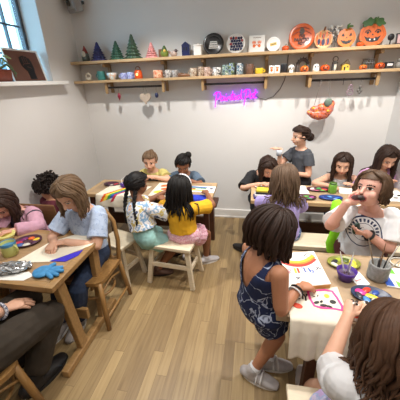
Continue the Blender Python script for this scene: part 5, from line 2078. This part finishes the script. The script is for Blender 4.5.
# eating girl in the white shirt, far side of the front right table
def logo_cloth():
    m = bpy.data.materials.new('white cotton with navy round print')
    m.use_nodes = True
    nt = m.node_tree
    N, Lk = nt.nodes.new, nt.links.new
    b = nt.nodes['Principled BSDF']
    b.inputs['Roughness'].default_value = .9
    at = N('ShaderNodeAttribute')
    at.attribute_name = 'cloth'
    sep = N('ShaderNodeSeparateXYZ')
    Lk(at.outputs['Vector'], sep.inputs[0])

    def mth(op, a, bb=None, cc=None):
        n = N('ShaderNodeMath')
        n.operation = op
        for i, q in enumerate((a, bb, cc)):
            if q is None:
                continue
            if isinstance(q, (int, float)):
                n.inputs[i].default_value = q
            else:
                Lk(q, n.inputs[i])
        return n.outputs[0]
    x = mth('ADD', sep.outputs[0], -.03)
    z = mth('ADD', sep.outputs[2], -.005)
    r = mth('SQRT', mth('ADD', mth('MULTIPLY', x, x), mth('MULTIPLY', z, z)))
    ang = mth('ARCTAN2', z, x)

    def between(v, lo, hi):
        return mth('MULTIPLY', mth('GREATER_THAN', v, lo), mth('LESS_THAN', v, hi))
    ring1 = between(r, .098, .105)
    ring2 = between(r, .060, .063)
    let = mth('MULTIPLY', between(r, .07, .09), mth('GREATER_THAN', mth('SINE', mth('MULTIPLY', ang, 22)), -.2))
    w = N('ShaderNodeTexVoronoi')
    w.inputs['Scale'].default_value = 120
    Lk(at.outputs['Vector'], w.inputs['Vector'])
    let = mth('MULTIPLY', let, mth('GREATER_THAN', w.outputs['Distance'], .28))
    let = mth('MULTIPLY', let, mth('GREATER_THAN', mth('ABSOLUTE', mth('SUBTRACT', ang, -1.57)), .9))
    nz = N('ShaderNodeTexNoise')
    nz.inputs['Scale'].default_value = 42
    Lk(at.outputs['Vector'], nz.inputs['Vector'])
    mid = mth('MULTIPLY', mth('LESS_THAN', r, .036), mth('GREATER_THAN', nz.outputs['Fac'], .5))
    tot = mth('MINIMUM', mth('ADD', mth('ADD', ring1, ring2), mth('ADD', let, mid)), 1)
    tot = mth('MULTIPLY', tot, mth('GREATER_THAN', sep.outputs[1], 0))
    mx = N('ShaderNodeMix')
    mx.data_type = 'RGBA'
    Lk(tot, mx.inputs[0])
    mx.inputs[6].default_value = lin('e6e5e6')
    mx.inputs[7].default_value = lin('222f52')
    Lk(mx.outputs[2], b.inputs['Base Color'])
    return m


def streak_cloth(name, base, streak, scale=11., width=.06, attr='cloth'):
    """thin wandering streaks on a base colour"""
    m = bpy.data.materials.new(name)
    m.use_nodes = True
    nt = m.node_tree
    N, Lk = nt.nodes.new, nt.links.new
    b = nt.nodes['Principled BSDF']
    b.inputs['Roughness'].default_value = .9
    at = N('ShaderNodeAttribute')
    at.attribute_name = attr
    nz = N('ShaderNodeTexNoise')
    nz.inputs['Scale'].default_value = scale
    nz.inputs['Detail'].default_value = 2.5
    nz.inputs['Distortion'].default_value = .6
    Lk(at.outputs['Vector'], nz.inputs['Vector'])
    s1 = N('ShaderNodeMath')
    s1.operation = 'SUBTRACT'
    s1.inputs[1].default_value = .5
    Lk(nz.outputs['Fac'], s1.inputs[0])
    s2 = N('ShaderNodeMath')
    s2.operation = 'ABSOLUTE'
    Lk(s1.outputs[0], s2.inputs[0])
    r = N('ShaderNodeValToRGB')
    r.color_ramp.elements[0].position, r.color_ramp.elements[0].color = width * .25, lin(streak)
    r.color_ramp.elements[1].position, r.color_ramp.elements[1].color = width * .7, lin(base)
    Lk(s2.outputs[0], r.inputs[0])
    Lk(r.outputs[0], b.inputs['Base Color'])
    return m


# ---- standing girl in the navy romper
k = Kid('standing girl in a navy tie dye romper leaning on the front right table', (.07, 1.25), 1.05, (.075, 1.22, .60), (.085, 1.19, .965), (.105, 1.22, 1.06), (.85, .42, -.5), (.80, .55),
        armk=.86, lhand=(.16, 1.36, .73), rhand=(.262, 1.195, .755), lfoot=((.15, 1.29, 0), (.9, .1)), rfoot=((.055, 1.20, 0), (.93, -.25)), skin='tan', voxel=.0045, G=.97,
        rpole=(-.1, -.4, -1), lpole=(-.3, .6, -.6), rfdir=(.85, .3, .0), hs=1.02, curl=1.1)
rom = streak_cloth('navy tie dye', '1c2950', 'b9c4dc', 15, .035)
mb = MB()
k.torso(mb, 0, .96, .010, cap='flat')
for q in 'lr':
    k.leg(mb, q, 0, .42, .014, cap='flat', flare=.02)
    mb.ell(k.legs[q][0], (.08 * k.S + .012,) * 3, n=14, m=10)


def rom_cut(x, y, z):
    top = z > .125
    if y < .02 and z > -.02 and abs(x) < (.018 + .42 * (z + .02)) and abs(x) < .072:
        return True
    if z > .07 and abs(x) > .1 - .1 * (z - .07):
        return True
    if y >= .02 and z > .09 and abs(x) < .06:
        return True
    return False


k.garment('romper', mb, rom, cut=rom_cut, wr=.005)
k.hair(HB, 'bob', .11, 170, .003, .013, 4, fringe=.5, vol=.03, end=(1, .7))
k.shoes(SH_W, SOLE_W, WHITE_T, straps=mat('white strap', 'd8d4d2', .7, .03), fk=1.06)
k.wristband('r', BLACK, 1.88, .005)
k.wristband('r', WHITE_T, 1.78, .005)

# ---- girl in white at the near right corner
k = Kid('girl in a white t-shirt with long brown hair, nearest on the right, seen from above', (.45, .72), 1.15, (.44, .66, .50), (.445, .66, .88), (.455, .70, 1.0), (.15, .9, -.5), (.12, 1),
        lhand=(.445, 1.02, .765), rhand=(.56, 1.06, .745), lfoot=((.36, 1.15, 0), (.1, 1)), rfoot=((.52, 1.15, 0), (.1, 1)), skin='fair', voxel=.0045, lpole=(-.3, .05, -1), rpole=(.5, 0, -.8), hs=1.0, G=.95, curl=1.2)
k.shirt(WHITE_T, .62, t0=.05, flare=.014, sflare=.008)
k.shorts(blotch('lavender marble', ['b9a0dc', 'd8cdea', 'a7b8e0', 'c8b0e0'], 16, .9), .6)
k.hair(HM, 'long', .2, 170, .009, .0115, 8, vol=.02, spread=.03)
k.shoes(SH_W, SOLE_W)
wr, d, n, th = k.hands['l']
tip = Vector((k.root.location)) + wr + d * .06 + n * .02
brush((tip.x + .02, tip.y + .06, Z + .004), (tip.x - .012, tip.y - .05, tip.z + .07), 'white paintbrush in the hand of the girl in white', group=None)

# ---- eating girl
k = Kid('girl in a white t-shirt with a round navy print eating a dark snack', (.79, 1.86), 1.1, (.79, 1.87, .60), (.795, 1.85, .925), (.748, 1.80, 1.075), (-.74, -.58, .3), (-.2, -1),
        lhand=(.735, 1.70, .815), rhand=(.585, 1.70, 1.02), lfoot=((.88, 1.84, 0), (0, -1)), rfoot=((.72, 1.84, 0), (-.1, -1)), skin='pink', armk=.92, G=1.04, voxel=.0045, mouth=True, hs=1.08,
        rpole=(-.6, -.2, -.9), lpole=(.6, -.3, -.9), rfdir=(.75, .05, .4), rpalm=(.2, .9, -.2), lfdir=(-.9, -.2, .1), lpalm=(-.1, .3, .9), curl=1.3, tilt=(-.12, .1, 1))
k.shirt(logo_cloth(), .8, t0=.0, t1=.92, off=.014, flare=.02, sflare=.022, wr=.006)
k.shorts(mat('maroon shorts', '5a2b2b', .9, .1), .5)
k.hair(hairmat('sandy brown hair', '4f3a29'), 'long', .085, 150, .008, .011, 5, vol=.012, a0=68, capu=.05)
k.shoes(SH_W, SOLE_W)
k.wristband('l', BLACK, 1.86, .008, 'wristwatch')
O = k.root.location
wr, d, n, th = k.hands['r']
sn = thing('snack', O + k.hf(-.005, .105, -.055), 'dark bitten snack held at the mouth of the eating girl', 'snack')
mb = MB()
rr = random.Random(2)
mb.ell((0, 0, 0), (.026, .02, .017), n=18, m=12)
mb.v = [p * (1 + .16 * mnoise.noise(p * 90)) for p in mb.v]
mb.build('biscuit', mat('dark chocolate', '2b1c18', .6, .3, 60), sn)
wr, d, n, th = k.hands['l']
sw = thing('snack_wrapper', O + wr + d * .07 + n * .022, 'dark silver snack wrapper held low by the eating girl', 'wrapper')
mb = MB()
mb.ell((0, 0, .005), (.022, .012, .045), n=16, m=12)
mb.v = [p * (1 + .2 * mnoise.noise(p * 70)) for p in mb.v]
mb.build('wrapper', mat('dark foil wrapper', '3a4a44', .3, .4, 50, metal=.5), sw)
# neon green bag on her right
gb = thing('neon_bag', (.635, 1.94, .56), 'neon green drawstring bag hanging beside the eating girl', 'bag')
mb = MB()
mb.tube([(0, 0, -.05), (.0, 0, .02), (.01, 0, .12), (.01, 0, .24), (-.02, .01, .32), (-.03, .02, .36)], [(.045, .02), (.06, .035), (.055, .035), (.05, .03), (.05, .025), (.03, .012)], 14, side=Vector((1, 0, 0)))
mb.v = [p + Vector((0, 0, 0)) + p.normalized() * .008 * mnoise.noise(p * 25) for p in mb.v]
mb.build('bag_body', mat('neon green', '9cf52a', .8, .08), gb)
MB().tube([(-.02, .01, .34), (.04, -.05, .385), (.11, -.02, .385)], .006, 6).build('strap', mat('neon green', '9cf52a', .8), gb)

# ---- girl in the pale blue top, front left table
k = Kid('girl in a pale blue top drawing at the front left table', (-1.25, 1.62), 1.12, (-1.28, 1.72, .50), (-1.248, 1.70, .92), (-1.242, 1.585, 1.055), (-.12, -.8, -.62), (-.1, -1),
        lhand=(-1.27, 1.47, .735), rhand=(-1.345, 1.44, .745), lfoot=((-1.28, 1.40, 0), (.0, -1)), rfoot=((-1.40, 1.36, 0), (0, -1)), skin='fair', voxel=.0045, hs=1.04, bend=.0,
        lpole=(.9, .3, -.5), rpole=(-.7, .2, -.6), rfdir=(.05, -.9, -.25), lfdir=(-.9, -.3, 0), curl=1.2, lkpole=(.1, -1, .3))
k.shirt(streak_cloth('pale blue print cotton', 'b3c2da', '8fa3c6', 22, .03), .75, t0=.1, sflare=.02, cut=lambda x, y, z: False)
k.shorts(DENIM, .98, name='jeans', flare=.0)
mb = MB()
for q in 'lr':
    k.leg(mb, q, .9, 1.92, .012, cap='flat', flare=.01)
k.garment('jeans_leg', mb, DENIM, wr=.004)
k.hair(HD, 'long', .155, 120, .006, .012, 3, vol=.018, part=.15, spread=.05)
k.shoes(SH_P, SOLE_W)

# ---- girl in the pink cardigan at the left edge
k = Kid('girl in a pink cardigan bending over the front left table at the left edge', (-1.95, 1.84), 1., (-1.94, 1.88, .49), (-1.97, 1.82, .79), (-2.005, 1.74, .865), (.1, -.75, -.68), (.1, -1),
        lhand=(-1.80, 1.56, .735), rhand=(-1.99, 1.52, .735), lfoot=((-1.86, 1.55, 0), (0, -1)), rfoot=((-2.0, 1.55, 0), (0, -1)), skin='pink', hs=1.02, lpole=(.9, .2, -.3), rpole=(.1, .1, -1))
k.shirt(mat('dark print tee', '3a3440', .9, .3, 60), .3, t0=.1)
k.shirt(mat('pink cardigan', 'd3a2b6', .9, .06, 30, .1), 1.85, t0=.08, off=.018, name='cardigan', cut=lambda x, y, z: y > .02 and abs(x) < .045)
k.shorts(mat('plum trousers', '6a2f4f', .9, .1), .98, name='trousers')
k.hair(hairmat('brown hair', '3b2820'), 'long', .16, 120, .006, .0125, 13, vol=.02, part=-.1)
k.shoes(SH_D, SOLE_D)

# ---- child in maroon, seen from behind
k = Kid('child with dark curly hair in a maroon top, seen from behind', (-1.93, 2.2), 1., (-1.885, 2.16, .49), (-1.92, 2.2, .73), (-1.955, 2.22, .835), (.3, .9, -.3), (.3, 1),
        lhand=(-1.93, 2.40, .6), rhand=(-1.75, 2.40, .6), lfoot=((-1.86, 2.5, 0), (.3, 1)), rfoot=((-1.72, 2.48, 0), (.3, 1)), skin='olive')
k.shirt(mat('maroon knit', '5c2230', .9, .12, 40, .1), .6, t0=.06)
k.shorts(mat('maroon leggings', '4a1c2a', .9, .1), .98, name='trousers')
k.hair(hairmat('dark curly hair', '231915'), 'curly', .05, 60, .008, .012, 3, vol=.02)
k.shoes(SH_D, SOLE_D)

# ---- adult in dark trousers, lower left, mostly outside the picture
k = Kid('adult in dark brown trousers sitting at the lower left, hand on the lap', (-1.42, .72), 1.5, (-1.41, .70, .50), (-1.60, .60, 1.08), (-1.66, .60, 1.30), (.1, .9, -.4), (.25, 1),
        lhand=(-1.70, 1.0, .75), rhand=(-1.335, .955, .61), lfoot=((-1.50, 1.08, 0), (.1, 1)), rfoot=((-1.28, .93, 0), (.2, 1)), skin='fair', G=.95, rpole=(.3, -.6, -.6), rfdir=(.5, .6, -.05), rkpole=(.4, 1, .5), pelvis=(.35, 1))
k.shirt(mat('black knit', '2a2826', .9, .1, 40), .9, t0=.1)
TR = mat('dark brown trousers', '3b332a', .95, .12, 25, .1)
mb = MB()
k.torso(mb, 0, .3, .012)
for q in 'lr':
    k.leg(mb, q, 0, 1.86, .018, cap='flat', flare=.008)
    mb.ell(k.legs[q][0], (.08 * k.S + .014,) * 3, n=14, m=10)
k.garment('trousers', mb, TR, wr=.01, freq=9)
k.hair(HB, 'long', .25, 80, .006, .014, 3, vol=.02)
k.shoes(SH_D, SOLE_D)
k.wristband('r', blotch('knotted band', ['d8d8de', '2a3560', 'e6e4e6', '4a5a90'], 60, .8), 1.9, .009)

# ---- girl with braids in the tie dye shirt
k = Kid('girl with dark braids in a white tie dye shirt', (-.93, 2.15), 1.02, (-.925, 2.06, .48), (-.99, 2.12, .80), (-1.0, 2.17, .925), (.55, .8, -.25), (.55, 1),
        lhand=(-.86, 2.45, .735), rhand=(-.80, 2.26, .735), lfoot=((-.78, 2.46, 0), (.6, .8)), rfoot=((-.87, 2.10, .0), (.8, .3)), skin='brown', hs=1.04, pelvis=(.8, .6), rpole=(.8, -.6, -.5), rkpole=(1, .6, .3), bend=.01, lkpole=(1, .8, .2))
k.shirt(blotch('pastel tie dye', ['e4e6ea', '33456f', 'e8e6e4', 'dfe2e6', 'c9b25f', 'ece8e6', '7fa3c4', 'e4e4e8', 'c98a5a', 'e6e6ea'], 7, .9, 3, sharp=.05), .85, t0=.3, flare=.02, off=.014, sflare=.02)
k.shorts(mat('teal shorts', '8fb9b4', .9, .06, 30), .55, t1=.42, flare=.02)
k.hair(HBL, 'braids', .2, 110, .004, .011, 5, vol=.01, tie=(0, -.09, -.045))
k.shoes(mat('brown sandal', '5a4034', .7, .1), SOLE_D)

# ---- girl in the yellow shirt
k = Kid('girl in a yellow shirt with long black hair and a white headband', (-.59, 2.15), 1.0, (-.585, 2.13, .475), (-.60, 2.13, .785), (-.61, 2.16, .895), (.15, .9, -.4), (.12, 1),
        lhand=(-.70, 2.42, .735), rhand=(-.415, 2.43, .745), lfoot=((-.66, 2.42, 0), (0, 1)), rfoot=((-.43, 2.36, .0), (.75, .55)), skin='brown', rpole=(1, -.1, -.35), lpole=(-.8, 0, -.5), rkpole=(.45, 1, .3))
k.shirt(mat('mustard yellow cotton', 'd9a31c', .9, .05, 20, .06), .75, t0=.24, flare=.008, sflare=.016)
mb = MB()
k.torso(mb, 0, .36, .014)
for q in 'lr':
    k.leg(mb, q, 0, .45, .018, cap='flat', flare=.03)
    mb.ell(k.legs[q][0], (.085 * k.S + .014,) * 3, n=14, m=10)
k.garment('shorts', mb, blotch('pink print cotton', ['d99aae', 'e6c3cb', 'd58ba2', 'e8ccd0'], 40, .9), wr=.008)
k.hair(HBL, 'long', .26, 150, .005, .0125, 7, vol=.018, spread=.06)
k.band(WHITE_T, .035, .008)
k.shoes(SH_W, SOLE_W)

# ---- girl behind the table in the black apron
k = Kid('fair girl in a yellow shirt and black apron behind the back left table', (-1.2, 3.12), 1., (-1.165, 3.06, .45), (-1.17, 3.02, .795), (-1.165, 2.96, .912), (.12, -.95, -.25), (.05, -1),
        lhand=(-1.11, 2.83, .765), rhand=(-1.17, 2.82, .75), lfoot=((-1.12, 2.85, 0), (0, -1)), rfoot=((-1.28, 2.85, 0), (0, -1)), skin='fair', lpole=(1, -.1, -.2), rpole=(-.9, 0, -.4), curl=1.3)
k.shirt(mat('pale yellow cotton', 'cfc377', .9, .06), .7, t0=.06, sflare=.016)
mb = MB()
k.torso(mb, .05, .84, .019, cap='flat')
k.garment('apron', mb, mat('black apron', '1a1a1d', .9, .1), cut=lambda x, y, z: (y < .01 and z > -.1) or (z > .03 and abs(x) > .075), wr=.003)
k.shorts(mat('dark trousers', '2b2c33', .9, .1), .98, name='trousers')
k.hair(HD, 'bun', .03, 80, .004, .01, 4, vol=.008, tie=(0, -.09, .05))
k.shoes(SH_D, SOLE_D)

# ---- girl with the bun in slate blue
k = Kid('girl in a slate blue t-shirt with a high black bun behind the back left table', (-.82, 3.12), .97, (-.775, 3.08, .45), (-.775, 3.02, .77), (-.77, 2.95, .872), (.08, -.88, -.45), (0, -1),
        lhand=(-.72, 2.84, .74), rhand=(-.82, 2.83, .74), lfoot=((-.74, 2.86, 0), (0, -1)), rfoot=((-.88, 2.86, 0), (0, -1)), skin='brown', lpole=(1, .1, -.4), rpole=(-1, .1, -.4))
k.shirt(mat('slate blue cotton', '596b7d', .9, .1, 30, .08), .8, t0=.06, sflare=.018)
k.shorts(DENIM, .98, name='jeans')
k.hair(HBL, 'bun', .036, 100, .004, .012, 6, vol=.018, tie=(-.05, -.045, .085))
k.shoes(SH_D, SOLE_D)

# ---- girl in black at the back right table
k = Kid('girl in a black t-shirt bending over the left end of the back right table', (.15, 3.1), 1.03, (.12, 3.10, .45), (.12, 3.0, .81), (.165, 2.91, .875), (.3, -.75, -.65), (.15, -1),
        lhand=(.22, 2.78, .735), rhand=(.08, 2.77, .735), lfoot=((.24, 2.85, 0), (0, -1)), rfoot=((.08, 2.85, 0), (0, -1)), skin='fair', lpole=(1, .1, -.5), rpole=(-1, -.1, -.5), curl=1.1)
sh = k.shirt(mat('black cotton', '1b1b1e', .9, .08), .95, t0=.04, sflare=.014)
k.shorts(mat('black trousers', '1d1c20', .9, .1), .98, name='trousers')
k.hair(HB, 'long', .13, 110, .004, .012, 9, vol=.016, part=.1)
k.shoes(SH_D, SOLE_D)

# ---- standing helper
k = Kid('standing girl in a charcoal t-shirt and black trousers against the back wall', (.54, 3.16), 1.1, (.53, 3.15, .66), (.515, 3.145, 1.05), (.49, 3.12, 1.168), (-.9, -.35, -.12), (-.75, -.65),
        lhand=(.42, 2.98, .80), rhand=(.30, 3.13, 1.02), lfoot=((.56, 3.08, 0), (-.6, -.8)), rfoot=((.50, 3.22, 0), (-.6, -.6)), skin='fair', hs=.95, rpole=(-.2, .1, -1), lpole=(.9, .2, -.5), rfdir=(-.9, 0, .25), rpalm=(0, -.2, -1), curl=.6, G=.74)
k.shirt(mat('charcoal cotton', '474a50', .9, .08, 30, .06), .55, t0=.06, sflare=.018)
BT = mat('black trousers', '1d1c20', .9, .1)
mb = MB()
k.torso(mb, 0, .28, .012)
for q in 'lr':
    k.leg(mb, q, 0, 1.9, .014, cap='flat')
    mb.ell(k.legs[q][0], (.08 * k.S + .012,) * 3, n=14, m=10)
k.garment('trousers', mb, BT, wr=.004)
k.hair(HB, 'bun', .042, 110, .004, .012, 6, vol=.014, tie=(0, -.1, -.03))
k.shoes(SH_D, SOLE_D)
mb = MB()
mb.prism([(-.012, -.01), (.012, -.01), (.012, .01), (-.012, .01)], 0, .002)
O = k.root.location
cpv = thing('clear_cup', (.285, 3.10, .955), 'clear plastic cup held out by the standing girl', 'cup')
MB().lathe([(0, 0), (.026, 0), (.036, .07), (.0345, .07), (.025, .004), (0, .004)], n=20).build('cup', mat('clear cup plastic', 'c6cbd2', .15, .02), cpv)

# ---- lilac girl from behind
k = Kid('girl in a lilac top with long brown hair on the bench, seen from behind', (.29, 2.3), 1.02, (.30, 2.27, .475), (.28, 2.29, .82), (.275, 2.32, .955), (-.15, .9, -.4), (-.1, 1),
        lhand=(.20, 2.56, .735), rhand=(.36, 2.57, .735), lfoot=((-.06, 2.62, .0), (-.8, .5)), rfoot=((.34, 2.6, 0), (0, 1)), skin='fair', hs=1.05, lpole=(-.8, 0, -.5), lkpole=(-.8, .6, .3))
k.shirt(mat('lilac cotton', 'b3a2dd', .9, .05, 20, .06), .75, t0=.06, flare=.01, sflare=.016)
k.shorts(streak_cloth('blue floral denim', '41588a', 'a9b8d4', 30, .06), .6, flare=.016)
k.hair(HLB, 'long', .25, 160, .008, .0125, 17, vol=.02, spread=.08)
k.shoes(SH_D, SOLE_D)

# ---- girl in the white tank top
k = Kid('girl in a white sleeveless top behind the back right table', (.97, 3.12), 1., (.945, 3.07, .45), (.935, 3.02, .79), (.912, 2.96, .912), (-.25, -.9, -.3), (-.15, -1),
        lhand=(1.0, 2.82, .735), rhand=(.77, 2.78, .735), lfoot=((1.02, 2.86, 0), (0, -1)), rfoot=((.88, 2.86, 0), (0, -1)), skin='fair', rpole=(-1, .2, -.2), lpole=(1, .1, -.5))
k.shirt(WHITE_T, 0, t0=.06, t1=.9, cut=lambda x, y, z: z > .06 and abs(x) > .085)
k.shorts(DENIM, .98, name='jeans')
k.hair(HB, 'long', .2, 110, .006, .011, 21, vol=.014)
k.shoes(SH_D, SOLE_D)

# ---- girl in pink and white at the right edge
k = Kid('girl in a white top with pink shoulders at the right edge behind the back table', (1.33, 3.12), 1.05, (1.28, 3.07, .46), (1.29, 3.01, .865), (1.305, 2.95, .985), (.1, -.85, -.5), (0, -1),
        lhand=(1.33, 2.82, .76), rhand=(1.22, 2.81, .745), lfoot=((1.36, 2.87, 0), (0, -1)), rfoot=((1.26, 2.87, 0), (0, -1)), skin='fair', rpole=(-.9, .1, -.5), lpole=(-.1, .2, -1), G=.9)
k.shirt(mat('pink knit sleeves', 'd7a3cf', .9, .06), 1.1, t0=.3, t1=.93, name='cardigan', off=.014, cut=lambda x, y, z: y > .02 and abs(x) < .06)
k.shirt(WHITE_T, .0, t0=.06, t1=.9)
k.shorts(DENIM, .98, name='jeans')
k.hair(HB, 'long', .27, 130, .006, .0115, 23, vol=.016)
k.shoes(SH_D, SOLE_D)
